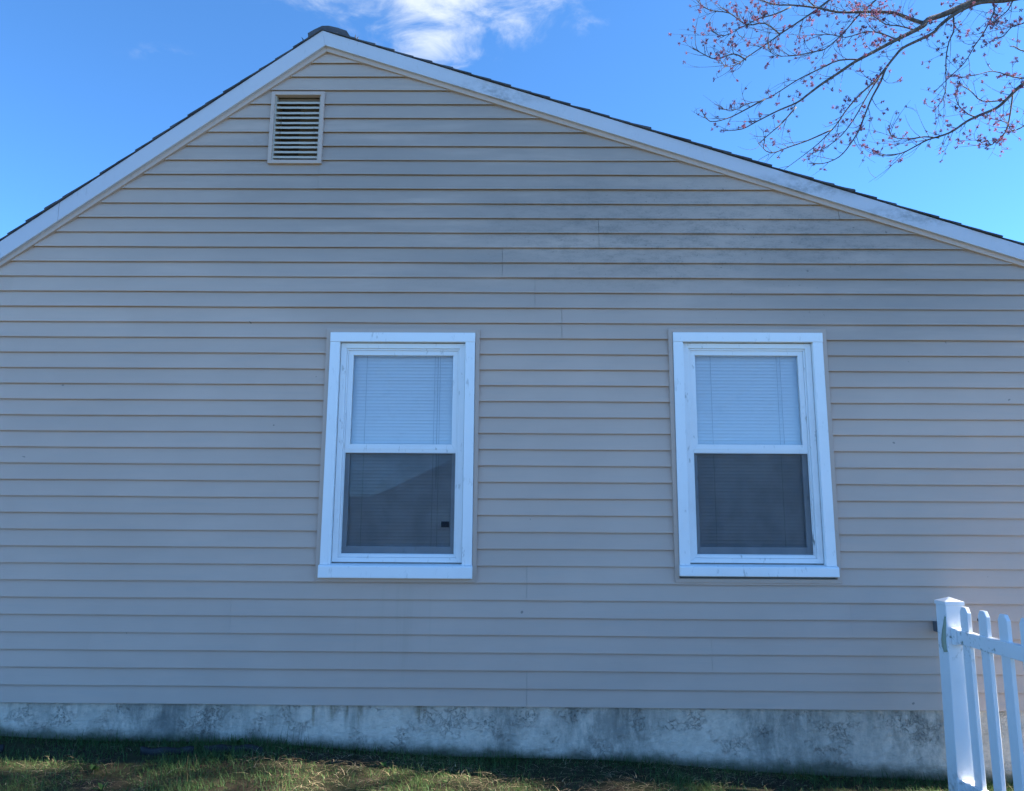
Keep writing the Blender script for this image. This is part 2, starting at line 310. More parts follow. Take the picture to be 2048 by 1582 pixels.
# sheathing with real openings
wall = MB()
holes = [(cx - 0.37 * sx, cx + 0.37 * sx, 0.84 + dz, 2.185 + dz) for cx, sx, dz in WIN] + [(VX0, VX1, VZ0, VZ1)]
brk = sorted(set([XL, XR, AX] + [h[0] for h in holes] + [h[1] for h in holes]))
for a, b in zip(brk[:-1], brk[1:]):
    mid = (a + b) / 2; zz = [-0.0]
    hs_ = sorted([h for h in holes if h[0] < mid < h[1]], key=lambda h: h[2]); lo = 0.0
    for h in hs_:
        wall.prism([(a, lo), (b, lo), (b, h[2]), (a, h[2])], 0.008, 0.12); lo = h[3]
    wall.prism([(a, lo), (b, lo), (b, rake(b) + 0.01), (a, rake(a) + 0.01)], 0.008, 0.12)
wall.box(XL, XL + 0.12, 0.12, YB, 0, rake(XL)); wall.box(XR - 0.12, XR, 0.12, YB, 0, rake(XR))
wall.prism([(XL, 0), (XR, 0), (XR, rake(XR)), (AX, AZ), (XL, rake(XL))], YB - 0.12, YB)
wall = part(wall.build('wall', ROOM), house)
def under(o): 
    o.parent = wall; o.matrix_parent_inverse = house.matrix_basis.inverted() if False else Matrix.Translation(-house.location) @ Matrix.Identity(4)
    o.matrix_parent_inverse = Matrix.Identity(4) if False else o.matrix_parent_inverse
    return o
# children of a part inherit the part's world matrix, which is the identity here
def sub(o, p): o.parent = p; o.matrix_parent_inverse = Matrix.Identity(4); return o

SEAMS = {28: 0.525, 29: 0.525, 26: -0.106, 27: -0.106, 24: 0.106, 25: 0.106, 22: 0.280, 23: 0.280, 6: 0.060, 7: 0.060, 4: 2.009, 5: 2.009, 2: 1.166, 3: 1.166, 0: 0.062, 1: 0.062, 32: -1.336, 33: -1.336}
SEAM2 = {2: -2.572, 3: -2.572, 4: -1.730, 5: -1.730, 30: 2.1, 31: 2.1, 24: -3.3, 25: -3.3}
def wob(x, i, s): return mnoise.noise(Vector((x * 1.3, i * 7.77, s)))
def board(i, xa, xb, dy):
    z0, z1 = i * EXP, (i + 1) * EXP
    cuts = []
    for cx, sx, dz in WIN: cuts.append((cx - 0.475 * sx, cx + 0.475 * sx, 0.730 + dz, 2.280 + dz))
    cuts.append((-1.668, -1.332, 3.440, 3.932))
    xs_ = set([xa, xb]); k = math.ceil(xa / 0.2)
    while k * 0.2 < xb: xs_.add(round(k * 0.2, 4)); k += 1
    for z in (z0, z1 + 0.016):
        for x in (AX - (AZ + 0.02 - z) / SL, AX + (AZ + 0.02 - z) / SR):
            if xa < x < xb: xs_.add(x)
    if xa < AX < xb: xs_.add(AX)
    for c0, c1, q0, q1 in cuts:
        if q0 < z1 and q1 > z0:
            for x in (c0, c1):
                if xa < x < xb: xs_.add(x)
    xs_ = sorted(xs_); m = MB()
    def Y(x, z):
        t = (z - z0) / EXP
        return -0.0185 + 0.0165 * t + dy + 0.0012 * wob(x, i, 1.0) * (1 - 0.5 * t) - 0.0006 * math.sin(math.pi * min(1, max(0, t)))
    def lip(x): return 0.0018 * wob(x, i // 2, 5.0)
    for a, b in zip(xs_[:-1], xs_[1:]):
        mid = (a + b) / 2; segs = [(z0, z1 + 0.016)]
        for c0, c1, q0, q1 in cuts:
            if c0 < mid < c1 and q0 < z1 and q1 > z0:
                segs = [s_ for s_ in ((z0, min(q0, z1 + 0.016)), (max(q1, z0), z1 + 0.016)) if s_[1] - s_[0] > 0.004]
        for s0, s1 in segs:
            def top(x): return min(s1, rake(x) + 0.02)
            if top(mid) - s0 < 0.003: continue
            za = [s0 + (max(top(a), s0 + 1e-4) - s0) * t for t in (0, 0.02, 0.5, 1)]; zb = [s0 + (max(top(b), s0 + 1e-4) - s0) * t for t in (0, 0.02, 0.5, 1)]
            la, lb = (lip(a), lip(b)) if s0 == z0 else (0, 0)
            v = []
            for j in range(4):
                ka, kb = (la, lb) if j < 2 else (0, 0)
                v += [(a, Y(a, za[j]) + (0.0012 if j == 0 else 0), za[j] + ka), (b, Y(b, zb[j]) + (0.0012 if j == 0 else 0), zb[j] + kb)]
            f = [(0, 1, 3, 2), (2, 3, 5, 4), (4, 5, 7, 6)]
            if s0 == z0:
                ya, yb = Y(a, z0) + 0.0030, Y(b, z0) + 0.0030
                v += [(a, ya, z0 + la), (b, yb, z0 + lb), (a, ya, z0 + 0.014), (b, yb, z0 + 0.014), (a, 0.0075, z0 + 0.014), (b, 0.0075, z0 + 0.014)]; f += [(8, 9, 1, 0), (10, 11, 9, 8), (12, 13, 11, 10)]
            m.add(v, f)
    # cut ends
    for x, e in ((xa, 1), (xb, -1)):
        t = min(z1, rake(x))
        if t - z0 > 0.01:
            v = [(x, Y(x, z0) + 0.0012, z0 + lip(x)), (x, Y(x, t), t), (x, 0.006, t), (x, 0.006, z0 + 0.003)]
            m.add(v, [(0, 1, 2, 3) if e < 0 else (3, 2, 1, 0)])
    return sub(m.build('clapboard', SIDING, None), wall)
for i in range(0, 43):
    z0 = i * EXP
    xa = max(XL, AX - (AZ + 0.02 - z0) / SL); xb = min(XR, AX + (AZ + 0.02 - z0) / SR)
    if xb - xa < 0.05: continue
    cutx = [xa] + sorted(s_ for s_ in (SEAMS.get(i), SEAM2.get(i)) if s_ is not None and xa + 0.1 < s_ < xb - 0.1) + [xb]
    blocked = [(cx - 0.475 * sx, cx + 0.475 * sx) for cx, sx, dz in WIN if 0.73 + dz < z0 + 0.001 and z0 + EXP < 2.28 + dz]
    if 34 <= i <= 37: blocked.append((-1.668, -1.332))
    spans = []
    for k, (a, b) in enumerate(zip(cutx[:-1], cutx[1:])):
        pcs = [(a, b)]
        for b0, b1 in blocked:
            nxt = []
            for p, q_ in pcs:
                if b1 <= p or b0 >= q_: nxt.append((p, q_)); continue
                if b0 > p: nxt.append((p, b0))
                if b1 < q_: nxt.append((b1, q_))
            pcs = nxt
        for p, q_ in pcs:
            if q_ - p > 0.01:
                endgap = 0.0014 if q_ in cutx[1:-1] else 0.0
                board(i, p, q_ - endgap, -0.0024 * (k % 2))

# corner posts, plain side walls
for x0, x1 in ((XL - 0.02, XL + 0.06), (XR - 0.06, XR + 0.02)):
    part(MB().box(x0, x1, -0.028, 0.006, 0.0, rake((x0 + x1) / 2) - 0.05).build('corner_board', TRIM), house)

# foundation
fm = MB(); FX = np.arange(-4.0, 4.58, 0.02); FZ = np.linspace(-0.75, -0.0005, 40)
for z in FZ:
    for x in FX:
        p = Vector((x * 6, 0, z * 11)); r = mnoise.fractal(p, 0.8, 2.1, 5) ; r2 = mnoise.noise(Vector((x * 1.4, 3, z * 2)))
        e = 0.003 * max(-1, min(1, r)) + 0.003 * r2
        fm.v.append((float(x), 0.004 - e, float(z)))
nfx = len(FX)
fm.f = [(j * nfx + i, j * nfx + i + 1, (j + 1) * nfx + i + 1, (j + 1) * nfx + i) for j in range(len(FZ) - 1) for i in range(nfx - 1)]
fm.box(XL, XR, 0.02, YB, -0.75, -0.001)
part(fm.build('foundation', CONC, None), house)

# rakes: fascia, soffit, moulding
APT, APB = (-1.353, 4.388), (-1.329, 4.278)
def lineL(x, p): return p[1] - SL * (p[0] - x)
def lineR(x, p): return p[1] - SR * (x - p[0])
xe0, xe1 = XL - 0.35, XR + 0.35
for s_, name in ((-1, 'l'), (1, 'r')):
    if s_ < 0:
        fas = [(xe0, lineL(xe0, APB)), (-3.03, lineL(-3.03, APB)), (-3.03, lineL(-3.03, APT)), (xe0, lineL(xe0, APT))]
        fas2 = [(-3.0285, lineL(-3.0285, APB)), APB, APT, (-3.0285, lineL(-3.0285, APT))]
        o1 = part(MB().prism(fas, -0.048, -0.026).build('fascia_board', FASCIA, None, False, 0.002), house)
        part(MB().prism(fas2, -0.0485, -0.026).build('fascia_board', FASCIA, None, False, 0.002), house)
        x = xe0; L = lineL
        sof = [(x, L(x, APB) + 0.010), (APB[0], APB[1] + 0.010), (APB[0], APB[1] + 0.022), (x, L(x, APB) + 0.022)]
        mould = [(x, rake(x) - 0.004), (AX, AZ - 0.004), (AX, AZ + 0.05), (x, rake(x) + 0.05)]
        lip = [(x, L(x, APB)), (APB[0], APB[1]), (APB[0], APB[1] + 0.012), (x, L(x, APB) + 0.012)]
    else:
        x = xe1; L = lineR
        fas = [APB, (x, L(x, APB)), (x, L(x, APT)), APT]
        part(MB().prism(fas, -0.048, -0.026).build('fascia_board', FASCIA, None, False, 0.002), house)
        sof = [(APB[0], APB[1] + 0.010), (x, L(x, APB) + 0.010), (x, L(x, APB) + 0.022), (APB[0], APB[1] + 0.022)]
        mould = [(AX, AZ - 0.004), (x, rake(x) - 0.004), (x, rake(x) + 0.05), (AX, AZ + 0.05)]
        lip = [(APB[0], APB[1]), (x, L(x, APB)), (x, L(x, APB) + 0.012), (APB[0], APB[1] + 0.012)]
    part(MB().prism(sof, -0.0255, 0.007).build('soffit', TRIM), house)
    part(MB().prism(mould, -0.0285, 0.0065).build('rake_moulding', TRIM, None, False, 0.002), house)

# roof deck and shingles
def slope_pt(side, s, n):
    if side < 0: L_ = math.hypot(1, SL); return (APT[0] - s / L_ - n * SL / L_, APT[1] + 0.002 - s * SL / L_ + n / L_)
    L_ = math.hypot(1, SR); return (APT[0] + s / L_ + n * SR / L_, APT[1] + 0.002 - s * SR / L_ + n / L_)
roof = MB()
lenL = (APT[0] - xe0) * math.hypot(1, SL); lenR = (xe1 - APT[0]) * math.hypot(1, SR)
roof.prism([slope_pt(-1, lenL, -0.03), slope_pt(-1, 0.03, -0.03), slope_pt(-1, 0.0, 0.0), slope_pt(-1, lenL, 0.0)], -0.0235, YB + 0.1)
roof.prism([slope_pt(1, 0.03, -0.03), slope_pt(1, lenR, -0.03), slope_pt(1, lenR, 0.0), slope_pt(1, 0.0, 0.0)], -0.0235, YB + 0.1)
roof = part(roof.build('roof', DARK), house)
for side, ln_ in ((-1, lenL), (1, lenR)):
    s = 0.10
    while s < ln_ + 0.13:
        e = s + random.uniform(-0.006, 0.006); over = -0.056 + random.uniform(-0.008, 0.006); th = random.uniform(0.007, 0.010)
        a0, a1 = max(0.0, e - 0.19), e
        lift = random.uniform(0.005, 0.008)
        # the rake end is ragged: short pieces of different overhang and thickness
        prof = [slope_pt(side, a0, 0.001), slope_pt(side, a1, lift - 0.002), slope_pt(side, a1, lift + th), slope_pt(side, a0, 0.006)]
        if side < 0: prof = [prof[1], prof[0], prof[3], prof[2]]
        sub(MB().prism(prof, over, YB + 0.12).build('shingle', SHINGLE), roof)
        if random.random() < 0.6:
            b0 = e - random.uniform(0.05, 0.12)
            pr = [slope_pt(side, b0, 0.008), slope_pt(side, e - 0.004, lift + th), slope_pt(side, e - 0.004, lift + th + random.uniform(0.002, 0.006)), slope_pt(side, b0, 0.012)]
            if side < 0: pr = [pr[1], pr[0], pr[3], pr[2]]
            sub(MB().prism(pr, over + random.uniform(0.0, 0.02), 0.4).build('shingle', SHINGLE), roof)
        s += 0.140
# ridge vent cap
rv = [(-1.452, 4.265), (-1.20, 4.285), (-1.135, 4.290), (-1.158, 4.322), (-1.176, 4.352), (-1.235, 4.374), (-1.300, 4.390), (-1.345, 4.389), (-1.395, 4.363), (-1.440, 4.334), (-1.436, 4.31)]
o = part(MB().prism([(p[0] * 1.012, 1.0825 + (p[1] - 1.0825) * 1.012 + 0.004) for p in rv], -0.036, YB).build('ridge_vent', SHINGLE), house); o['label'] = 'raised dark cap along the roof ridge'
sp = MB()
for x, z, h, t in ((-1.480, 4.304, 0.045, -0.02), (-1.474, 4.306, 0.03, 0.012), (-1.131, 4.328, 0.04, 0.004), (-1.118, 4.328, 0.025, 0.01)):
    sp.tube([(x, -0.03, z), (x + t * 0.4, -0.032, z + h * 0.6), (x + t, -0.035, z + h)], [0.006, 0.004, 0.001], 5)
part(sp.build('baffle_fringe', SHINGLE), house)

# mitred frames
def ring(m_name, outer, inner, y0, y1, mat, parent, bevel=0.0015, sides='tlbr'):
    ox0, ox1, oz0, oz1 = outer; ix0, ix1, iz0, iz1 = inner; res = []
    P = {'t': [(ix0, iz1), (ix1, iz1), (ox1, oz1), (ox0, oz1)], 'b': [(ox0, oz0), (ox1, oz0), (ix1, iz0), (ix0, iz0)],
         'l': [(ox0, oz0), (ix0, iz0), (ix0, iz1), (ox0, oz1)], 'r': [(ix1, iz0), (ox1, oz0), (ox1, oz1), (ix1, iz1)]}
    for s_ in sides: res.append(sub(MB().prism(P[s_], y0, y1).build(m_name, mat, None, False, bevel), parent))
    return res

# gable vent
vent = part(MB().box(-1.665, -1.335, 0.13, 0.14, 3.44, 3.93).build('gable_vent', VDARK), house); vent['label'] = 'tan framed gable vent with yellowed louvers'
ring('vent_frame', (-1.681, -1.321, 3.425, 3.946), (-1.656, -1.346, 3.450, 3.921), -0.030, 0.008, TRIM, vent)
for x0, x1 in ((-1.6555, -1.648), (-1.354, -1.3465)): sub(MB().box(x0, x1, -0.018, 0.12, 3.4505, 3.9205).build('vent_jamb', VENTY), vent)
sub(MB().box(-1.6475, -1.3545, 0.020, 0.115, 3.900, 3.9205).build('header_board', WOOD), vent)
sub(MB().box(-1.6475, -1.3545, 0.030, 0.05, 3.886, 3.899).build('header_board', WOOD), vent)
sub(MB().box(-1.50, -1.3545, 0.045, 0.085, 3.4505, 3.885).build('backing_board', VBACK), vent)
sl = MB().prism([(-1.6475, -0.002), (-1.3545, -0.002), (-1.3545, 0.002), (-1.6475, 0.002)], 0, 0.001)
def louver():
    m = MB(); nseg = 12
    for k in range(nseg + 1):
        x = -1.6475 + 0.293 * k / nseg; w = 0.0004 * math.sin(k * 1.3)
        m.v += [(x, -0.016, -0.010 + w), (x, -0.016, 0.005 + w), (x, 0.030, 0.030), (x, 0.030, 0.026)]
    for k in range(nseg):
        o_ = 4 * k
        for j in range(4): m.f.append((o_ + j, o_ + 4 + j, o_ + 4 + (j + 1) % 4, o_ + (j + 1) % 4)[::-1])
    m.f += [(0, 1, 2, 3), tuple(4 * nseg + j for j in (3, 2, 1, 0))]
    return m
lv = louver().build('louver', VENTY)
for k in range(12):
    o = lv if k == 0 else lv.copy()
    if k: COL.objects.link(o)
    sub(o, vent); o.location = (0, 0, 3.870 - k * 0.0359); o.rotation_euler = (rad(random.uniform(-1, 1)), rad(random.uniform(-0.1, 0.1)), 0)

# windows
def make_window(cx, sx, dz, idx):
    X = lambda u: cx + u * sx
    Z = lambda z: z + dz
    R_ = lambda h, z0, z1: (X(-h), X(h), Z(z0), Z(z1))
    core = MB()                                                     # main frame: jambs, head and sill of the vinyl unit
    for p in ([(-0.398, 0.830), (-0.362, 0.858), (-0.362, 2.170), (-0.398, 2.202)], [(0.362, 0.858), (0.398, 0.830), (0.398, 2.202), (0.362, 2.170)], [(-0.362, 2.170), (0.362, 2.170), (0.398, 2.202), (-0.398, 2.202)], [(-0.398, 0.830), (0.398, 0.830), (0.362, 0.858), (-0.362, 0.858)]):
        core.prism([(X(u), Z(z)) for u, z in p], -0.006, 0.115)
    w = part(core.build('window', FRAMEW, None, False, 0.002), house)
    w['label'] = ['white double-hung window nearer the gable vent', 'white double-hung window nearer the picket fence'][idx]
    ring('surround_channel', R_(0.490, 0.713, 2.294), R_(0.4645, 0.737, 2.2675), -0.0275, 0.006, TRIM, w)
    # casing: head over the two legs, slightly out of true as bent metal is
    sub(MB().prism([(X(-0.463), Z(2.206)), (X(0.463), Z(2.2075)), (X(0.463), Z(2.2672)), (X(-0.463), Z(2.2665))], -0.0385, 0.0055).build('casing', WHITE, None, False, 0.002), w)
    sub(MB().prism([(X(-0.463), Z(0.8165)), (X(-0.4005), Z(0.8165)), (X(-0.4015), Z(2.2055)), (X(-0.4625), Z(2.2055))], -0.036, 0.0055).build('casing', WHITE, None, False, 0.002), w)
    sub(MB().prism([(X(0.401), Z(0.8165)), (X(0.463), Z(0.8165)), (X(0.462), Z(2.207)), (X(0.4005), Z(2.207))], -0.036, 0.0055).build('casing', WHITE, None, False, 0.002), w)
    # sill: bent metal nose
    sb = 0.737 if idx == 0 else 0.752
    m = MB(); prof = [(0.006, 0.8225), (-0.040, 0.8150), (-0.054, 0.8105), (-0.058, 0.803), (-0.0585, sb + 0.004), (-0.056, sb), (0.006, sb)]
    nseg = 16; n_ = len(prof)
    for k in range(nseg + 1):
        u = -0.466 + 0.932 * k / nseg; bul = (0.0035 * math.sin(math.pi * k / nseg) + 0.0012 * math.sin(k * 1.9)) if idx == 0 else 0.0008 * math.sin(k)
        for (y, z) in prof: m.v.append((X(u), y - (bul if y < -0.03 else 0), Z(z)))
    for k in range(nseg):
        for j in range(n_): m.f.append((k * n_ + j, k * n_ + (j + 1) % n_, (k + 1) * n_ + (j + 1) % n_, (k + 1) * n_ + j))
    m.f += [tuple(range(n_))[::-1], tuple(nseg * n_ + j for j in range(n_))]
    sub(m.build('sill', WHITE, None, False, 0.0015), w)
    # stepped stops inside the frame
    ring('stop', R_(0.3615, 0.859, 2.1695), R_(0.352, 0.876, 2.158), 0.004, 0.11, FRAMEW, w)
    # upper sash
    ring('upper_sash', R_(0.3515, 1.505, 2.1575), R_(0.3205, 1.557, 2.128), 0.012, 0.045, FRAMEW, w)
    sub(MB().box(X(-0.344), X(0.344), 0.0085, 0.0118, Z(1.523), Z(1.529)).build('meeting_rail_bead', FRAMEW), w)
    sub(MB().add([(X(-0.3215), 0.028, Z(1.5565)), (X(0.3215), 0.028, Z(1.5565)), (X(0.3215), 0.028, Z(2.1285)), (X(-0.3215), 0.028, Z(2.1285))], [(0, 1, 2, 3)]).build('pane', GLASS), w)
    # lower sash, set back, with its screen in front
    ring('lower_sash', R_(0.3515, 0.8765, 1.5045), R_(0.322, 0.925, 1.497), 0.036, 0.058, SASHG, w)
    sub(MB().add([(X(-0.323), 0.050, Z(0.924)), (X(0.323), 0.050, Z(0.924)), (X(0.323), 0.050, Z(1.498)), (X(-0.323), 0.050, Z(1.498))], [(0, 1, 2, 3)]).build('pane', GLASSB), w)
    sub(MB().box(X(-0.3512), X(0.3512), 0.0150, 0.0154, Z(0.8768), Z(1.5042)).build('insect_screen', SCREEN), w)
    ring('screen_frame', R_(0.3513, 0.8767, 1.5043), R_(0.3465, 0.8805, 1.5005), 0.0125, 0.020, FRAMEW, w, 0.0)
    if idx == 0:
        sub(MB().box(X(0.262), X(0.312), 0.0470, 0.0480, Z(1.042), Z(1.078)).build('dark_tab', BLACKP), w)
    # window well behind: the room edge
    sub(MB().box(X(-0.372), X(0.372), 0.19, 0.20, Z(0.838), Z(2.187)).build('room_lining', ROOM), w)
    # blind
    bl = empty('window_blind', (cx, 0.074, Z(2.186)))
    tag(bl, ['white mini blind lowered behind the window with the dark tab, left of centre', 'white mini blind lowered behind the window nearest the picket fence'][idx], 'blind', 'mini blinds behind the windows')
    h = 0.355 * sx
    o = MB().box(-h, h, -0.015, 0.015, -0.028, -0.002).build('headrail', BLIND, bl)
    sm = MB(); prof = []
    for j in range(6):
        t = -0.5 + j / 5; prof.append((0.029 * t, 0.0018 * (1 - (2 * t) ** 2)))
    for (t, b_) in prof:
        yy, zz = t * math.cos(rad(71)) - b_ * math.sin(rad(71)), t * math.sin(rad(71)) + b_ * math.cos(rad(71))
        sm.v += [(-h, yy, zz), (h, yy, zz)]
    for j in range(5): sm.f.append((2 * j, 2 * j + 1, 2 * j + 3, 2 * j + 2))
    s0 = None
    k = 0; z = -0.045
    while z > -1.335:
        if s0 is None: s0 = sm.build('slat', BLIND, bl, True); o = s0
        else: o = s0.copy(); COL.objects.link(o); o.parent = bl
        o.location = (0, 0, z); o.rotation_euler = (rad(random.uniform(-1.2, 1.2)), rad(random.uniform(-0.05, 0.05)), 0); z -= 0.0215; k += 1
    for u in ((-0.24, 0.20, 0.235) if idx == 0 else (-0.215, 0.20)):
        MB().box(u * sx - 0.001, u * sx + 0.001, -0.0165, -0.0155, -1.33, -0.028).build('ladder_cord', CORD, bl)
    MB().tube([(0.22 * sx, -0.02, -0.03), (0.221 * sx, -0.021, -0.5), (0.223 * sx, -0.022, -0.62 if idx else -0.9)], [0.0015] * 3, 5).build('pull_cord', CORD, bl)
    return w
for i, (cx, sx, dz) in enumerate(WIN): make_window(cx, sx, dz, i)

# ---------------------------------------------------------------- picket fence
fence = empty('picket_fence', (2.44, -0.30, -0.43))
tag(fence, 'white vinyl picket fence with capped post standing against the tan house wall', 'fence')
LEAN = math.tan(rad(0.9))
def lx(z): return (z - 0.65) * LEAN
pm = MB(); px0, px1, py0, py1 = 2.391, 2.4925, -0.352, -0.2505
pm.add([(px0 + lx(-0.6), py0, -0.6), (px1 + lx(-0.6), py0, -0.6), (px1 + lx(-0.6), py1, -0.6), (px0 + lx(-0.6), py1, -0.6), (px0, py0, 0.638), (px1, py0, 0.638), (px1, py1, 0.638), (px0, py1, 0.638)],
       [(0, 3, 2, 1), (4, 5, 6, 7), (0, 1, 5, 4), (1, 2, 6, 5), (2, 3, 7, 6), (3, 0, 4, 7)])
post = part(pm.build('post', FENCE, None, False, 0.004), fence)
cp = MB().box(px0 - 0.004, px1 + 0.004, py0 - 0.004, py1 + 0.004, 0.634, 0.653)
cxm, cym = (px0 + px1) / 2, (py0 + py1) / 2
cp.add([(px0 - 0.004, py0 - 0.004, 0.654), (px1 + 0.004, py0 - 0.004, 0.654), (px1 + 0.004, py1 + 0.004, 0.654), (px0 - 0.004, py1 + 0.004, 0.654), (cxm, cym, 0.677)], [(0, 1, 4), (1, 2, 4), (2, 3, 4), (3, 0, 4)])
sub(cp.build('post_cap', FENCE, None, False, 0.002), post)
# a strip of moss-stained film peeling off the near side of the post
pl = MB(); pk = [(-0.345, 0.575, 0.004), (-0.340, 0.53, 0.012), (-0.332, 0.49, 0.018), (-0.330, 0.44, 0.026), (-0.330, 0.40, 0.024), (-0.338, 0.385, 0.016)]
nP = len(pk)
for k, (y, z, wd) in enumerate(pk):
    curl = 0.006 + 0.012 * (k / nP) ** 2
    pl.v += [(px0 + lx(z) - 0.0015, y - 0.006, z), (px0 + lx(z) - curl, y + wd * 0.6, z - 0.004), (px0 + lx(z) - curl * 0.5, y + wd * 1.4, z + 0.006)]
for k in range(nP - 1):
    for j in range(2): pl.f.append((3 * k + j, 3 * k + j + 1, 3 * k + 4 + j, 3 * k + 3 + j))
o = sub(pl.build('peeling_strip', PEEL, None, True), post); o['label'] = 'moss-stained strip peeling off the post'
o.modifiers.new('solid', 'SOLIDIFY').thickness = 0.0015
RX0, RX1 = 2.419, 2.461
FEND = -2.62
for z0, z1 in ((0.435, 0.507), (-0.355, -0.285)):
    part(MB().box(RX0, RX1, FEND, -0.392, z0, z1).build('rail', FENCE, None, False, 0.003), fence)
    br_ = MB(); b0, b1 = RX0 - 0.012, RX1 + 0.010
    if z0 < 0: b0 -= 0.012; b1 -= 0.012
    br_.box(b0, b1, -0.391, -0.3535, z0 - 0.009, z1 + 0.009)
    part(br_.build('rail_bracket', FENCE, None, False, 0.003), fence)
pp = MB(); wd, hp = 0.072, 0.637
pf = [(0, -0.40), (wd, -0.40), (wd, 0.608), (wd - 0.018, hp), (0.018, hp), (0, 0.608)]
for (u, z) in pf: pp.v.append((2.430, u, z))
for (u, z) in pf: pp.v.append((2.452, u, z))
n_ = len(pf)
pp.f = [tuple(range(n_))[::-1], tuple(range(n_, 2 * n_))] + [(i, (i + 1) % n_, (i + 1) % n_ + n_, i + n_) for i in range(n_)]
pk0 = pp.build('picket', FENCE, None, False, 0.003)
for k in range(13):
    o = pk0 if k == 0 else pk0.copy()
    if k: COL.objects.link(o)
    part(o, fence); o.location = (0, -0.484 - 0.166 * k, random.uniform(-0.002, 0.002)); o.rotation_euler = (rad(random.uniform(-0.25, 0.25)), 0, 0)
p2 = post.copy(); p2.data = post.data; COL.objects.link(p2); part(p2, fence); p2.location = (0, FEND - 0.102 + 0.352 - 0.0, 0); p2.location.y = FEND - 0.0 - (py1)
c2 = [o for o in post.children if o.name.startswith('post_cap')][0].copy(); COL.objects.link(c2); sub(c2, p2)
lt = MB().box(2.466, 2.476, -0.545, -0.525, 0.46, 0.600); lt.box(2.4605, 2.466, -0.548, -0.522, 0.455, 0.50); lt.tube([(2.471, -0.552, 0.578), (2.471, -0.515, 0.578)], [0.009, 0.009], 8)
o = part(lt.build('gate_latch', BLACKP, None, False, 0.002), fence); o['label'] = 'black latch behind the top rail'
part(MB().box(2.490, 2.56, -0.2500, -0.0165, 0.450, 0.508).build('wall_bracket', GREYM, None, False, 0.004), fence)

# ---------------------------------------------------------------- grass, straw, weeds
def strips(name, mat, roots, dirs, lens, wid, bend, cols, seg=3, lift=1.0):
    n = len(roots); t = np.linspace(0, 1, seg + 1)
    side = np.stack([-dirs[:, 1], dirs[:, 0], np.zeros(n)], 1)
    V = np.zeros((n, (seg + 1) * 2, 3))
    for k, tt in enumerate(t):
        hor = dirs[:, :2] * (lens * (bend * tt ** 1.6))[:, None]
        up = lens * (np.sqrt(np.maximum(0.02, 1 - bend ** 2)) * tt - 0.35 * bend * tt ** 2.2) * lift
        c_ = roots.copy(); c_[:, :2] += hor; c_[:, 2] += np.maximum(up, -0.02)
        w_ = (wid * (1 - 0.85 * tt))[:, None] * side
        V[:, 2 * k] = c_ - w_; V[:, 2 * k + 1] = c_ + w_
    base = (np.arange(n) * (seg + 1) * 2)[:, None, None]
    q_ = np.array([[2 * k, 2 * k + 1, 2 * k + 3, 2 * k + 2] for k in range(seg)])[None]
    F = (base + q_).reshape(-1, 4)
    me = bpy.data.meshes.new(name)
    me.vertices.add(V.shape[0] * V.shape[1]); me.vertices.foreach_set('co', V.reshape(-1))
    me.loops.add(F.size); me.loops.foreach_set('vertex_index', F.reshape(-1)); me.polygons.add(len(F))
    me.polygons.foreach_set('loop_start', np.arange(len(F)) * 4); me.polygons.foreach_set('loop_total', np.full(len(F), 4)); me.update(calc_edges=True)
    ca = me.color_attributes.new('Col', 'FLOAT_COLOR', 'POINT')
    cc = np.ones((n, (seg + 1) * 2, 4)); cc[:, :, :3] = cols[:, None, :]; ca.data.foreach_set('color', cc.reshape(-1))
    me.materials.append(mat); o = bpy.data.objects.new(name, me); COL.objects.link(o); return o
def vnoise(x, y, s, seed):
    return np.array([mnoise.noise(Vector((a * s, b * s, seed))) for a, b in zip(x, y)])
STRAWSPOT = [(-2.40, -0.55, 0.22), (-2.05, -0.75, 0.2), (-1.30, -0.40, 0.2), (-0.85, -0.32, 0.30), (-0.47, -0.25, 0.28), (-0.9, -0.6, 0.25), (0.35, -0.16, 0.22), (1.0, -0.13, 0.35), (1.35, -0.16, 0.2), (-0.2, -0.45, 0.3), (0.5, -0.4, 0.4), (-2.9, -0.7, 0.15)]
def strawness(x, y):
    s_ = np.zeros_like(x)
    for cx, cy, r in STRAWSPOT: s_ = np.maximum(s_, np.exp(-(((x - cx) / r) ** 2 + ((y - cy) / (r * 0.55)) ** 2)))
    return s_
n = 120000
x = rng.uniform(-3.7, 3.6, n); y = -rng.uniform(0.0, 1.0, n) ** 1.15 * 1.5
d = vnoise(x, y, 2.6, 1.0); s_ = strawness(x, y)
keep = rng.random(n) < np.clip(0.68 + 0.95 * d - 0.50 * s_ + 0.25 * (y > -0.12), 0.06, 1); x, y, d, s_ = x[keep], y[keep], d[keep], s_[keep]; n = len(x)
an = rng.uniform(0, 2 * math.pi, n); dirs = np.stack([np.cos(an), np.sin(an), np.zeros(n)], 1)
near = np.clip((y + 0.16) / 0.16, 0, 1)
ln_ = rng.gamma(5.0, 0.0088, n) * (1 + 0.9 * np.clip(vnoise(x, y, 1.7, 4.0), -0.4, 1)) * (1 - 0.25 * s_) * (1 + 0.25 * near)
dirs[:, 1] = np.where((y > -0.07) & (dirs[:, 1] > 0), -dirs[:, 1], dirs[:, 1])
hue = np.clip(rng.normal(0.5, 0.25, n) + 0.5 * vnoise(x, y, 1.1, 9.0), 0, 1)[:, None]
cols = (1 - hue) * np.array([0.040, 0.105, 0.034]) + hue * np.array([0.115, 0.185, 0.048])
dry = (rng.random(n) < 0.06)[:, None]; cols = np.where(dry, np.array([0.24, 0.19, 0.09]) * rng.uniform(0.5, 1.1, (n, 1)), cols)
ln_ = np.minimum(ln_, 0.085)
roots = np.stack([x, y, soil_z(x, y) - 0.004], 1)
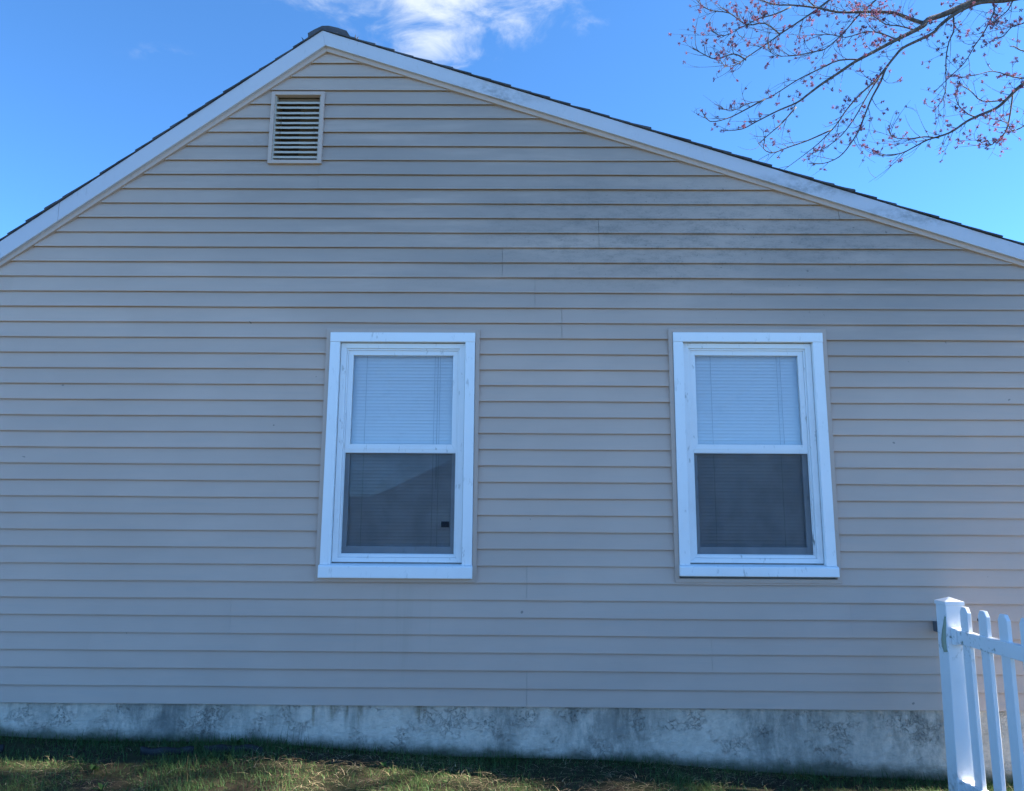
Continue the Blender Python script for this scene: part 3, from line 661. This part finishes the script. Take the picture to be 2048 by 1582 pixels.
tag(strips('grass', GRASS, roots, dirs, ln_, rng.uniform(0.0011, 0.0023, n), np.clip(rng.beta(2.6, 1.5, n), 0.10, 0.97), cols), 'short patchy green grass growing along the foundation', 'grass', kind='stuff')
# farther lawn behind the camera, sparser
n = 30000
x = rng.uniform(-8, 8, n); y = rng.uniform(-9, -1.4, n); an = rng.uniform(0, 6.28, n); dirs = np.stack([np.cos(an), np.sin(an), np.zeros(n)], 1)
hue = rng.random((n, 1)); cols = (1 - hue) * np.array([0.045, 0.07, 0.025]) + hue * np.array([0.105, 0.115, 0.045])
tag(strips('lawn_grass', GRASS, np.stack([x, y, soil_z(x, np.clip(y, -6, 6)) - 0.004], 1), dirs, rng.uniform(0.03, 0.08, n), rng.uniform(0.002, 0.004, n), rng.uniform(0.2, 0.9, n), cols, 2), 'mown green lawn in front of the house', 'grass', kind='stuff')
# straw
n = 26000
x = rng.uniform(-3.6, 3.4, n); y = -rng.uniform(0.04, 1.3, n); s_ = strawness(x, y); d = vnoise(x, y, 3.1, 12.0)
keep = rng.random(n) < np.clip(0.02 + 0.55 * s_ + 0.10 * np.clip(d, 0, 1), 0, 1); x, y = x[keep], y[keep]; n = len(x)
an = rng.normal(0.2, 0.9, n) + math.pi * (rng.random(n) < 0.5); dirs = np.stack([np.cos(an), np.sin(an) * 0.8, np.zeros(n)], 1)
tn = rng.random((n, 1)); cols = ((1 - tn) * np.array([0.19, 0.125, 0.065]) + tn * np.array([0.56, 0.44, 0.27])) * rng.uniform(0.5, 1.15, (n, 1))
roots = np.stack([x, y, soil_z(x, y) + rng.uniform(0.0, 0.030, n)], 1)
tag(strips('dead_grass', STRAW, roots, dirs, rng.gamma(4, 0.016, n), rng.uniform(0.0010, 0.0021, n), rng.uniform(0.80, 0.99, n), cols, 3, 0.7), 'matted dry straw patches lying in the grass', 'dead grass', kind='stuff')
# tall clumps against the wall
for k, (cx, cy, cnt, hgt, lab) in enumerate([(-1.33, -0.03, 22, 0.15, 'tall grass tuft against the foundation below the rust stains'), (-1.55, -0.05, 26, 0.10, 'dark leafy grass tuft by the foundation beside the black edging'), (-0.98, -0.04, 12, 0.11, 'thin grass tuft against the foundation below the window with the dark tab'),
                                        (-0.18, -0.05, 30, 0.10, 'dense grass tuft by the foundation between the two windows'), (-2.55, -0.06, 14, 0.09, 'small grass tuft by the foundation at the left end of the wall')]):
    an = rng.uniform(0, 6.28, cnt); r_ = rng.uniform(0, 0.10, cnt); x = cx + np.cos(an) * r_ * 1.6; y = np.minimum(cy - 0.015, cy + np.sin(an) * r_ * 0.4)
    a2 = rng.uniform(math.pi, 2 * math.pi, cnt); dirs = np.stack([np.cos(a2), np.sin(a2) * 0.4, np.zeros(cnt)], 1)
    hue = rng.random((cnt, 1)); cols = (1 - hue) * np.array([0.022, 0.060, 0.02]) + hue * np.array([0.055, 0.11, 0.03])
    o = strips('grass_tuft', GRASS, np.stack([x, y, soil_z(x, y) - 0.004], 1), dirs, rng.uniform(0.5, 1.15, cnt) * hgt, rng.uniform(0.0018, 0.0032, cnt), rng.uniform(0.08, 0.6, cnt), cols, 4)
    tag(o, lab, 'grass tuft', 'grass tufts along the foundation')
# broad-leaved weeds
def leaf_mesh():
    m = MB(); st_ = [(0, 0.004), (0.25, 0.012), (0.5, 0.020), (0.75, 0.015), (1.0, 0.001)]
    for t, w_ in st_:
        z = 0.055 * t - 0.035 * t * t; m.v += [(t * 0.07, -w_, z + 0.003), (t * 0.07, 0, z), (t * 0.07, w_, z + 0.003)]
    for k in range(4):
        for j in range(2): m.f.append((3 * k + j, 3 * k + 3 + j, 3 * k + 4 + j, 3 * k + 1 + j))
    me = m.build('leaf', WEED, None, True); return me
lf0 = leaf_mesh(); first = True
for (cx, cy, nl, sc, lab) in [(-2.86, -0.42, 5, 1.0, 'yellow-green broad-leaved weed at the left edge of the grass'), (-2.02, -0.78, 9, 0.8, 'broad-leaved weed in front of the black edging near the straw'), (-1.60, -0.10, 8, 0.8, 'broad-leaved weed against the foundation behind the black edging'),
                              (-0.72, -0.33, 6, 0.6, 'little broad-leaved weed in the straw below the window with the dark tab'), (-0.36, -0.52, 7, 0.7, 'broad-leaved weed at the bottom edge between the two windows'), (-2.22, -0.50, 8, 0.7, 'pale leafy weed beside the brightest straw patch'), (1.75, -0.13, 6, 0.55, 'small weed by the foundation below the window nearest the fence')]:
    e = empty('weed_plant', (cx, cy, float(soil_z(cx, cy)))); tag(e, lab, 'weed', 'broad-leaved weeds in the grass')
    for k in range(nl):
        o = lf0 if first else lf0.copy()
        if not first: COL.objects.link(o)
        first = False
        o.parent = e; o.location = (0, 0, 0.004); o.rotation_euler = (0, rad(random.uniform(-45, -5)), random.uniform(0, 6.28)); q_ = sc * random.uniform(0.5, 0.9); o.scale = (q_, q_, q_)
# black edging, mostly sunk in the grass
for k, (x0, x1, yc, lab) in enumerate([(-3.75, -2.86, -0.27, 'black plastic edging strip sunk in the grass at the far left'), (-2.10, -1.80, -0.25, 'short piece of black plastic edging behind the bright straw patch'), (-1.76, -1.42, -0.22, 'piece of black plastic edging in front of the leafy tuft')]):
    m = MB(); nseg = 10
    for j in range(nseg + 1):
        xx = x0 + (x1 - x0) * j / nseg; yy = yc + 0.008 * math.sin(j * 0.9 + k); zb = float(soil_z(xx, yy))
        top = zb + 0.034 + 0.006 * math.sin(j * 1.3 + k * 2)
        m.v += [(xx, yy, zb - 0.03), (xx, yy - 0.004, top), (xx, yy + 0.006, top + 0.006), (xx, yy + 0.014, top), (xx, yy + 0.012, zb - 0.03)]
    for j in range(nseg):
        for q_ in range(5): m.f.append((5 * j + q_, 5 * j + (q_ + 1) % 5, 5 * j + 5 + (q_ + 1) % 5, 5 * j + 5 + q_)[::-1])
    m.f += [(0, 1, 2, 3, 4), tuple(5 * nseg + q_ for q_ in (4, 3, 2, 1, 0))]
    tag(m.build('landscape_edging', BLACKP, None, True), lab, 'edging', 'black edging pieces in the grass')

# ---------------------------------------------------------------- red maple beyond the roof
BRANCHES={
'A':[(6.90,8.02),(6.36,7.78),(5.82,7.59),(5.55,7.46),(5.24,7.31),(5.04,7.23),(4.96,7.13),(4.72,6.99),(4.51,6.87),(4.31,6.75),(4.07,6.61),(3.85,6.45),(3.65,6.31),(3.45,6.15),(3.32,6.05),(3.08,5.94),(2.82,5.80),(2.65,5.71),(2.44,5.69)],
'A2':[(6.34,7.61),(6.05,7.54),(5.77,7.51),(5.55,7.42),(5.36,7.30),(5.18,7.15),(5.08,7.04),(4.86,6.92),(4.68,6.82),(4.57,6.70),(4.45,6.54),(4.37,6.36),(4.25,6.15),(4.17,5.97),(4.07,5.74),(3.96,5.56),(3.82,5.40),(3.63,5.32),(3.46,5.33)],
'A3':[(4.57,6.70),(4.35,6.43),(4.13,6.22),(3.95,6.01),(3.81,5.81),(3.61,5.60),(3.41,5.44),(3.19,5.28)],
'A4':[(4.50,6.61),(4.28,6.29),(4.07,5.94),(3.90,5.72),(3.71,5.58),(3.54,5.51)],
'B':[(5.04,7.23),(4.85,7.31),(4.66,7.39),(4.34,7.40),(3.99,7.39),(3.72,7.44),(3.39,7.46),(3.18,7.44),(2.92,7.49),(2.75,7.56)],
'B2':[(4.08,7.70),(3.88,7.56),(3.69,7.41),(3.47,7.25),(3.24,7.08),(3.07,6.94),(2.80,6.73),(2.67,6.61),(2.51,6.54),(2.43,6.56)],
'B3':[(4.58,7.70),(4.46,7.56),(4.25,7.37),(4.02,7.10),(3.79,6.89),(3.64,6.84),(3.42,6.77),(3.14,6.74),(3.02,6.82)],
'B4':[(3.24,7.08),(3.04,7.20),(2.80,7.15),(2.59,7.29),(2.37,7.32),(2.25,7.41),(2.19,7.53)],
'B5':[(2.80,6.73),(2.63,6.77),(2.39,6.65),(2.20,6.70),(2.10,6.77)],
'B6':[(3.39,7.46),(3.17,7.32),(2.95,7.22),(2.73,7.08),(2.49,6.95),(2.34,7.04)],
'B7':[(3.72,7.44),(3.57,7.56),(3.40,7.66)],
'A5':[(4.23,6.74),(3.95,6.73),(3.69,6.61),(3.42,6.47),(3.21,6.33),(3.01,6.21),(2.79,6.15),(2.62,6.05),(2.43,6.05)],
'A6':[(3.01,6.21),(2.73,6.05),(2.53,5.94),(2.30,5.86),(2.17,5.94)],
'A7':[(3.38,6.10),(3.20,5.89),(3.07,5.78),(2.90,5.62)],
'A8':[(3.81,5.81),(3.51,5.67),(3.27,5.58),(3.06,5.49),(2.93,5.51),(2.92,5.58)],
'A9':[(4.72,6.99),(4.49,7.08),(4.30,7.11),(4.06,7.05),(3.89,7.10),(3.65,7.10)],
'A10':[(4.96,7.13),(4.73,7.20),(4.54,7.20),(4.35,7.25),(4.15,7.18)],
'C':[(6.55,6.78),(6.19,6.43),(6.05,6.31),(5.94,6.20),(5.78,6.06),(5.58,5.97),(5.40,5.88),(5.23,5.76),(5.09,5.70),(4.92,5.65),(4.75,5.56),(4.60,5.49),(4.37,5.48),(4.33,5.54)],
'C2':[(5.09,5.70),(4.91,5.72),(4.72,5.69),(4.51,5.69),(4.41,5.74)],
'C3':[(6.04,6.29),(5.95,5.92),(5.85,5.72),(5.73,5.63),(5.63,5.55),(5.56,5.58),(5.45,5.52),(5.40,5.53)],
'C4':[(5.41,7.34),(5.37,7.11),(5.28,6.94),(5.21,6.71),(5.18,6.45),(5.17,6.29),(5.12,6.15),(5.04,6.04)],
'C5':[(5.92,7.51),(5.89,7.37),(5.73,7.08),(5.58,6.87),(5.45,6.66),(5.25,6.47),(5.09,6.31)],
'C6':[(6.31,6.55),(6.19,6.48),(6.01,6.46),(5.73,6.49),(5.49,6.40),(5.23,6.32)],
'C7':[(5.94,6.20),(5.64,6.17),(5.44,6.24),(5.19,6.27)],
'C8':[(5.58,5.97),(5.46,6.00),(5.29,6.06),(5.17,6.13)],
'C9':[(6.53,7.42),(6.28,7.25),(6.13,7.20),(6.00,7.06),(5.82,6.97)],
'C10':[(6.46,6.94),(6.23,6.85),(6.05,6.85),(5.89,6.75)],
'C11':[(6.34,6.06),(6.13,5.86),(5.94,5.77),(5.82,5.82),(5.56,5.81)],
'C12':[(6.22,7.66),(6.11,7.44),(5.96,7.30),(5.77,7.11)],
}

tree = empty('maple_tree', (10.3, 2.2, -0.62))
tag(tree, 'red maple in early bloom reaching over the roof from the right', 'tree')
tips = []; tw = MB()
def bez(p, q_, sag, n_=6):
    p, q_ = Vector(p), Vector(q_); out = []
    for k in range(n_ + 1):
        t = k / n_; out.append(p.lerp(q_, t) + Vector(sag) * (4 * t * (1 - t)))
    return out
def twig(p, d_, L, r, depth=0):
    pts = [Vector(p)]; d_ = Vector(d_).normalized(); n_ = 5; cur = Vector((random.gauss(0, 1), random.gauss(0, 1), random.gauss(0, 1))) * 0.16
    for k in range(n_):
        d_ = (d_ + cur + Vector((0, 0, 0.10))).normalized(); pts.append(pts[-1] + d_ * (L / n_))
    tw.tube(pts, [r * (1 - 0.75 * k / n_) for k in range(n_ + 1)], 4)
    tips.append((pts[-1], 1.0))
    for k in (2, 3, 4):
        if random.random() < 0.22: tips.append((pts[k] + Vector((random.uniform(-1, 1), random.uniform(-1, 1), random.uniform(0, 1))) * 0.015, 0.75))
    if depth < 1:
        for k in (1, 2, 3, 4):
            if random.random() < 0.42:
                sd_ = Vector((random.gauss(0, 1), random.gauss(0, 1), random.gauss(0, 1))); twig(pts[k], d_ + sd_.normalized() * 0.9, L * random.uniform(0.3, 0.6), r * 0.65, depth + 1)
TH = {'A': (0.060, 0.005), 'A2': (0.030, 0.004), 'B': (0.026, 0.004), 'C': (0.026, 0.004), 'A3': (0.014, 0.003), 'B2': (0.014, 0.0035), 'B3': (0.012, 0.003), 'A5': (0.011, 0.003)}
sub_ = {}
for name, pts in BRANCHES.items():
    r0, r1 = TH.get(name, (0.010, 0.0042)); n_ = len(pts); ph = random.uniform(0, 6)
    P3 = []
    for k, (x_, z_) in enumerate(pts):
        t = k / (n_ - 1)
        P3.append(Vector((x_, 3.8 + 0.16 * math.sin(ph + 2.2 * t) * t - 0.12 * t, z_)))
    # smooth
    fin = []
    for k in range(n_ - 1):
        p0, p1, p2, p3_ = P3[max(k - 1, 0)], P3[k], P3[k + 1], P3[min(k + 2, n_ - 1)]
        for j in range(3):
            t = j / 3; fin.append(0.5 * ((2 * p1) + (-p0 + p2) * t + (2 * p0 - 5 * p1 + 4 * p2 - p3_) * t * t + (-p0 + 3 * p1 - 3 * p2 + p3_) * t ** 3))
    fin.append(P3[-1]); m_ = len(fin)
    rr = [r0 + (r1 - r0) * (k / (m_ - 1)) ** 0.75 for k in range(m_)]
    if name == 'A': rr = [0.048 + (0.022 - 0.048) * min(1, k / (m_ * 0.42)) if k < m_ * 0.42 else 0.022 + (0.004 - 0.022) * (k / (m_ - 1) - 0.42) / 0.58 for k in range(m_)]
    part(MB().tube(fin, rr, 7).build('branch', BARK, None, True), tree)
    tips.append((fin[-1], 1.0))
    dens = {'A': 0.9, 'B': 1.5, 'B2': 1.4, 'B3': 1.3, 'B4': 1.5, 'B6': 1.5, 'A9': 1.6, 'A10': 1.5, 'C9': 1.3, 'C12': 1.6}.get(name, 0.85)
    for k in range(2, m_ - 1):
        if fin[k].x > 6.3: continue
        for _ in range((random.random() < 0.75 * dens) + (random.random() < 0.45 * dens)):
            t = (fin[k] - fin[k - 1]).normalized(); sdv = Vector((random.gauss(0, 1), random.gauss(0, 0.8), random.gauss(0.25, 1))).normalized()
            L = random.choice((random.uniform(0.08, 0.30), random.uniform(0.15, 0.62))) * (1.0 if dens > 1 else 0.85)
            bare = name in ('A7', 'A8', 'A3', 'A6', 'A5') and k > m_ * 0.45
            nt = len(tips); twig(fin[k], t * 1.1 + sdv * 0.75, L, random.uniform(0.0028, 0.0044))
            if bare: tips[nt:] = [q_ for q_ in tips[nt:] if random.random() < 0.18]
vis_tips = list(tips); tips = []
# the trunk and the limbs that carry those branches
tr_pts = [(10.3, 2.2, -0.75), (10.28, 2.2, 0.3), (10.22, 2.2, 1.8), (10.12, 2.15, 3.4), (10.0, 2.1, 4.8), (9.95, 2.0, 6.5), (10.0, 1.9, 8.5), (9.9, 1.8, 10.5), (9.95, 1.7, 12.5)]
part(MB().tube(tr_pts, [0.36, 0.27, 0.24, 0.22, 0.20, 0.15, 0.11, 0.07, 0.03], 14).build('trunk', BARK, None, True), tree)
def limb(pts, r0, r1):
    part(MB().tube(pts, [r0 + (r1 - r0) * k / (len(pts) - 1) for k in range(len(pts))], 8).build('limb', BARK, None, True), tree)
A0 = Vector((BRANCHES['A'][0][0], 3.8, BRANCHES['A'][0][1])); A20 = Vector((BRANCHES['A2'][0][0], 3.8, BRANCHES['A2'][0][1]))
limb(bez((10.0, 2.1, 5.6), A0, (0, 0, 0.5), 8), 0.12, 0.055); limb(bez((8.3, 3.0, 7.25), A20, (0, 0, 0.15), 6), 0.06, 0.03)
for nm_, st_ in (('C', (8.9, 2.9, 6.1)), ('C6', (8.0, 3.3, 6.6)), ('C9', (7.6, 3.5, 7.9)), ('C10', (8.3, 3.2, 6.9)), ('C11', (8.6, 3.0, 6.0)), ('B2', (7.4, 3.9, 8.6)), ('B3', (7.4, 3.9, 8.5)), ('B7', (5.2, 3.8, 7.25)), ('C12', (7.6, 3.9, 8.3)), ('C5', (6.9, 3.85, 8.0))):
    q_ = BRANCHES[nm_][-1 if nm_ == 'B7' else 0]; 
    if nm_ == 'B7': continue
    limb(bez(st_, (q_[0], 3.8, q_[1]), (0, 0, 0.12), 5), 0.035, {'C': 0.026, 'B2': 0.014, 'B3': 0.012}.get(nm_, 0.008))
limb(bez((10.0, 2.1, 5.0), (8.0, 3.3, 6.6), (0, 0, 0.3), 6), 0.09, 0.035); limb(bez((9.95, 2.0, 7.2), (7.0, 3.7, 8.9), (0, 0, 0.4), 6), 0.08, 0.03)
# rest of the crown, to the right of the view
for k in range(CROWN_LIMBS):
    z0 = random.uniform(3.6, 11.5); a = random.uniform(0, 6.28); ell = random.uniform(2.2, 4.2) * (1 - 0.35 * abs(z0 - 7) / 5)
    st_ = Vector((10.0, 2.0, z0)); dr = Vector((math.cos(a), math.sin(a) * 1.15, random.uniform(0.25, 0.7)))
    en = st_ + dr * ell
    lim = 0.72 * (max(en.y, st_.y) + 4.7) + 1.0
    if en.x < lim: en.x = lim + random.uniform(0, 0.8)
    pts = bez(st_, en, (0, 0, 0.15 * ell), 9); limb(pts, 0.055, 0.008)
    for j in range(2, 10):
        for _ in range(CROWN_SUB):
            sdv = Vector((random.gauss(0, 1), random.gauss(0, 1), random.gauss(0.2, 0.9))).normalized(); L = random.uniform(0.5, 1.3)
            e2 = pts[j] + (sdv + dr * 0.6).normalized() * L
            if e2.x < 0.72 * (e2.y + 4.7) + 0.6: continue
            pp_ = bez(pts[j], e2, (0, 0, 0.1 * L), 4); tw.tube(pp_, [0.011, 0.009, 0.007, 0.005, 0.003], 4)
            for u in (1, 2, 3, 4):
                if pp_[u].x > 0.72 * (pp_[u].y + 4.7) + 0.9: twig(pp_[u], (e2 - pts[j]).normalized() + Vector((random.gauss(0, .8), random.gauss(0, .8), random.gauss(0, .8))), random.uniform(0.25, 0.5), 0.0035)
o = part(tw.build('twigs', BARK), tree); o['kind'] = 'stuff'
# flower clusters: little drooping tassels round each bud
def bloom_mesh(name, tl, per, size):
    n_ = len(tl) * per; T = np.array([[*p, s_] for p, s_ in tl]); C_ = np.repeat(T[:, :3], per, 0); S = np.repeat(T[:, 3], per) * size
    dv = rng.normal(0, 1, (n_, 3)); dv[:, 2] -= 0.15; dv /= np.linalg.norm(dv, axis=1)[:, None]
    ov = np.cross(dv, rng.normal(0, 1, (n_, 3))); ov /= np.linalg.norm(ov, axis=1)[:, None]
    Ls = (S * rng.uniform(0.55, 1.15, n_))[:, None]; Ws = (S * rng.uniform(0.10, 0.22, n_))[:, None]
    V = np.stack([C_, C_ + dv * Ls * 0.65 - ov * Ws, C_ + dv * Ls, C_ + dv * Ls * 0.65 + ov * Ws], 1)
    F = np.arange(n_ * 4).reshape(-1, 4); me = bpy.data.meshes.new(name)
    me.vertices.add(n_ * 4); me.vertices.foreach_set('co', V.reshape(-1)); me.loops.add(n_ * 4); me.loops.foreach_set('vertex_index', F.reshape(-1)); me.polygons.add(n_)
    me.polygons.foreach_set('loop_start', np.arange(n_) * 4); me.polygons.foreach_set('loop_total', np.full(n_, 4)); me.update(calc_edges=True)
    hue = np.repeat(rng.random(len(tl)), per)[:, None]; cc = np.ones((n_, 4, 4)); cc[:, :, :3] = ((1 - hue) * np.array([0.14, 0.065, 0.12]) + hue * np.array([0.30, 0.11, 0.165]))[:, None, :]
    me.color_attributes.new('Col', 'FLOAT_COLOR', 'POINT').data.foreach_set('color', cc.reshape(-1)); me.materials.append(BLOOM)
    o_ = bpy.data.objects.new(name, me); COL.objects.link(o_); part(o_, tree); o_['kind'] = 'stuff'; return o_
bloom_mesh('blossoms', [q_ for q_ in vis_tips if random.random() < 0.46], 20, 0.030)
if tips: bloom_mesh('crown_blossoms', tips, 7, 0.055)

# a tall thin pine to the right of the lawn: its shade dapples the grass
def pine(px_, py_, hgt, lab, ncl, crown_r, z_lo):
    e = empty('pine_tree', (px_, py_, -0.66)); tag(e, lab, 'tree')
    MB().tube([(0, 0, -0.2), (0.02, 0.01, hgt * 0.3), (-0.03, 0.02, hgt * 0.65), (0, 0, hgt)], [0.26, 0.21, 0.13, 0.02], 10).build('trunk', BARK, e, True)
    V = []; cen = []
    for k in range(ncl):
        z_ = z_lo + (hgt - z_lo) * random.random() ** 0.9; rr = crown_r * (1 - 0.75 * ((z_ - z_lo) / (hgt - z_lo)) ** 1.5) * math.sqrt(random.uniform(0.08, 1)); a = random.uniform(0, 6.283)
        c_ = Vector((rr * math.cos(a), rr * math.sin(a), z_)); cen.append(c_)
        if k % 3 == 0: MB().tube([(0, 0, z_ - 0.25 * rr), tuple(c_ * 0.55 + Vector((0, 0, 0.45 * z_ - 0.05 * rr))), tuple(c_)], [0.05, 0.03, 0.012], 5).build('limb', BARK, e, True)
    C_ = np.repeat(np.array([list(c_) for c_ in cen]), 110, 0); n_ = len(C_); C_ = C_ + rng.normal(0, 1, (n_, 3)) * np.array([0.24, 0.24, 0.13])
    d1 = rng.normal(0, 1, (n_, 3)); d1 /= np.linalg.norm(d1, axis=1)[:, None]; d2 = np.cross(d1, rng.normal(0, 1, (n_, 3))); d2 /= np.linalg.norm(d2, axis=1)[:, None]
    s_ = rng.uniform(0.07, 0.13, (n_, 1)); V = np.stack([C_ - d1 * s_, C_ - d2 * s_ * 0.3, C_ + d1 * s_, C_ + d2 * s_ * 0.3], 1)
    me = bpy.data.meshes.new('crown'); me.from_pydata(V.reshape(-1, 3).tolist(), [], np.arange(n_ * 4).reshape(-1, 4).tolist()); me.materials.append(NEEDLE); o_ = bpy.data.objects.new('crown', me); COL.objects.link(o_); o_.parent = e; o_['kind'] = 'stuff'
NEEDLE = M('pine_needle', 0.6, (0.030, 0.055, 0.022)).m
pine(13.0, -0.2, 19.0, 'tall dark pine at the right end of the house line', 112, 2.6, 3.5)

# ---------------------------------------------------------------- the neighbouring house, seen mirrored in the glass
nb = empty('neighbouring_house', (0.6, -26.0, -0.45)); tag(nb, 'low gabled house across the lawn, mirrored in the lower window pane', 'house')
NBW = trim_mat('neighbour_grey_siding', (0.34, 0.33, 0.31), 0.7).m
m = MB().prism([(-4.6, -0.6), (5.8, -0.6), (5.8, 1.75), (0.6, 4.3), (-4.6, 1.75)], -28.0, -20.4); part(m.build('wall', NBW), nb)
r_ = MB()
r_.prism([(-5.0, 1.58), (0.6, 4.33), (0.6, 4.48), (-5.05, 1.70)], -28.2, -20.1); r_.prism([(0.6, 4.33), (6.2, 1.58), (6.25, 1.70), (0.6, 4.48)], -28.2, -20.1)
part(r_.build('roof', SHINGLE), nb)
for x0 in (-2.9, 2.3):
    fo = part(MB().box(x0, x0 + 1.1, -20.395, -20.34, 0.4, 1.7).build('window', WHITE), nb); sub(MB().box(x0 + 0.08, x0 + 1.02, -20.338, -20.33, 0.48, 1.62).build('pane', GLASS), fo)

# evergreen hedge along the far side of the lawn, mirrored in the panes
def hedge(x0, x1, yc, h, lab, dens):
    n_ = int((x1 - x0) * dens); u = rng.uniform(x0, x1, n_); zt = h * (0.96 + 0.03 * np.sin(u * 1.7) + 0.03 * np.sin(u * 4.3 + 1)); v = rng.random(n_) ** 0.8; z_ = -0.5 + (zt + 0.5) * v
    half = 0.9 * np.sqrt(np.maximum(0.05, 1 - v ** 3)); w_ = yc + half * rng.uniform(0.4, 1.0, n_) * np.where(rng.random(n_) < 0.8, 1, -1)
    d1 = rng.normal(0, 1, (n_, 3)); d1 /= np.linalg.norm(d1, axis=1)[:, None]; d2 = np.cross(d1, rng.normal(0, 1, (n_, 3))); d2 /= np.linalg.norm(d2, axis=1)[:, None]
    C_ = np.stack([u, w_, z_], 1); s_ = rng.uniform(0.10, 0.22, (n_, 1)); V = np.stack([C_ - d1 * s_, C_ - d2 * s_ * 0.5, C_ + d1 * s_, C_ + d2 * s_ * 0.5], 1)
    me = bpy.data.meshes.new('hedge'); core = MB().box(x0 + 0.3, x1 - 0.3, yc - 0.55, yc + 0.55, -0.6, h * 0.92); cv = V.reshape(-1, 3).tolist(); cf_ = np.arange(n_ * 4).reshape(-1, 4).tolist(); me.from_pydata(cv + core.v, [], cf_ + [tuple(i + len(cv) for i in f) for f in core.f]); me.materials.append(HEDGE); o_ = bpy.data.objects.new('hedge', me); COL.objects.link(o_)
    tag(o_, lab, 'hedge', 'hedges across the lawn')
HEDGE = M('evergreen_leaf', 0.6, (0.035, 0.055, 0.022)).m
hedge(6.6, 26, -29, 4.25, 'tall dark evergreen hedge across the lawn right of the low house', 420)
hedge(-26, -5.4, -31, 2.3, 'low dark evergreen hedge across the lawn left of the low house', 260)
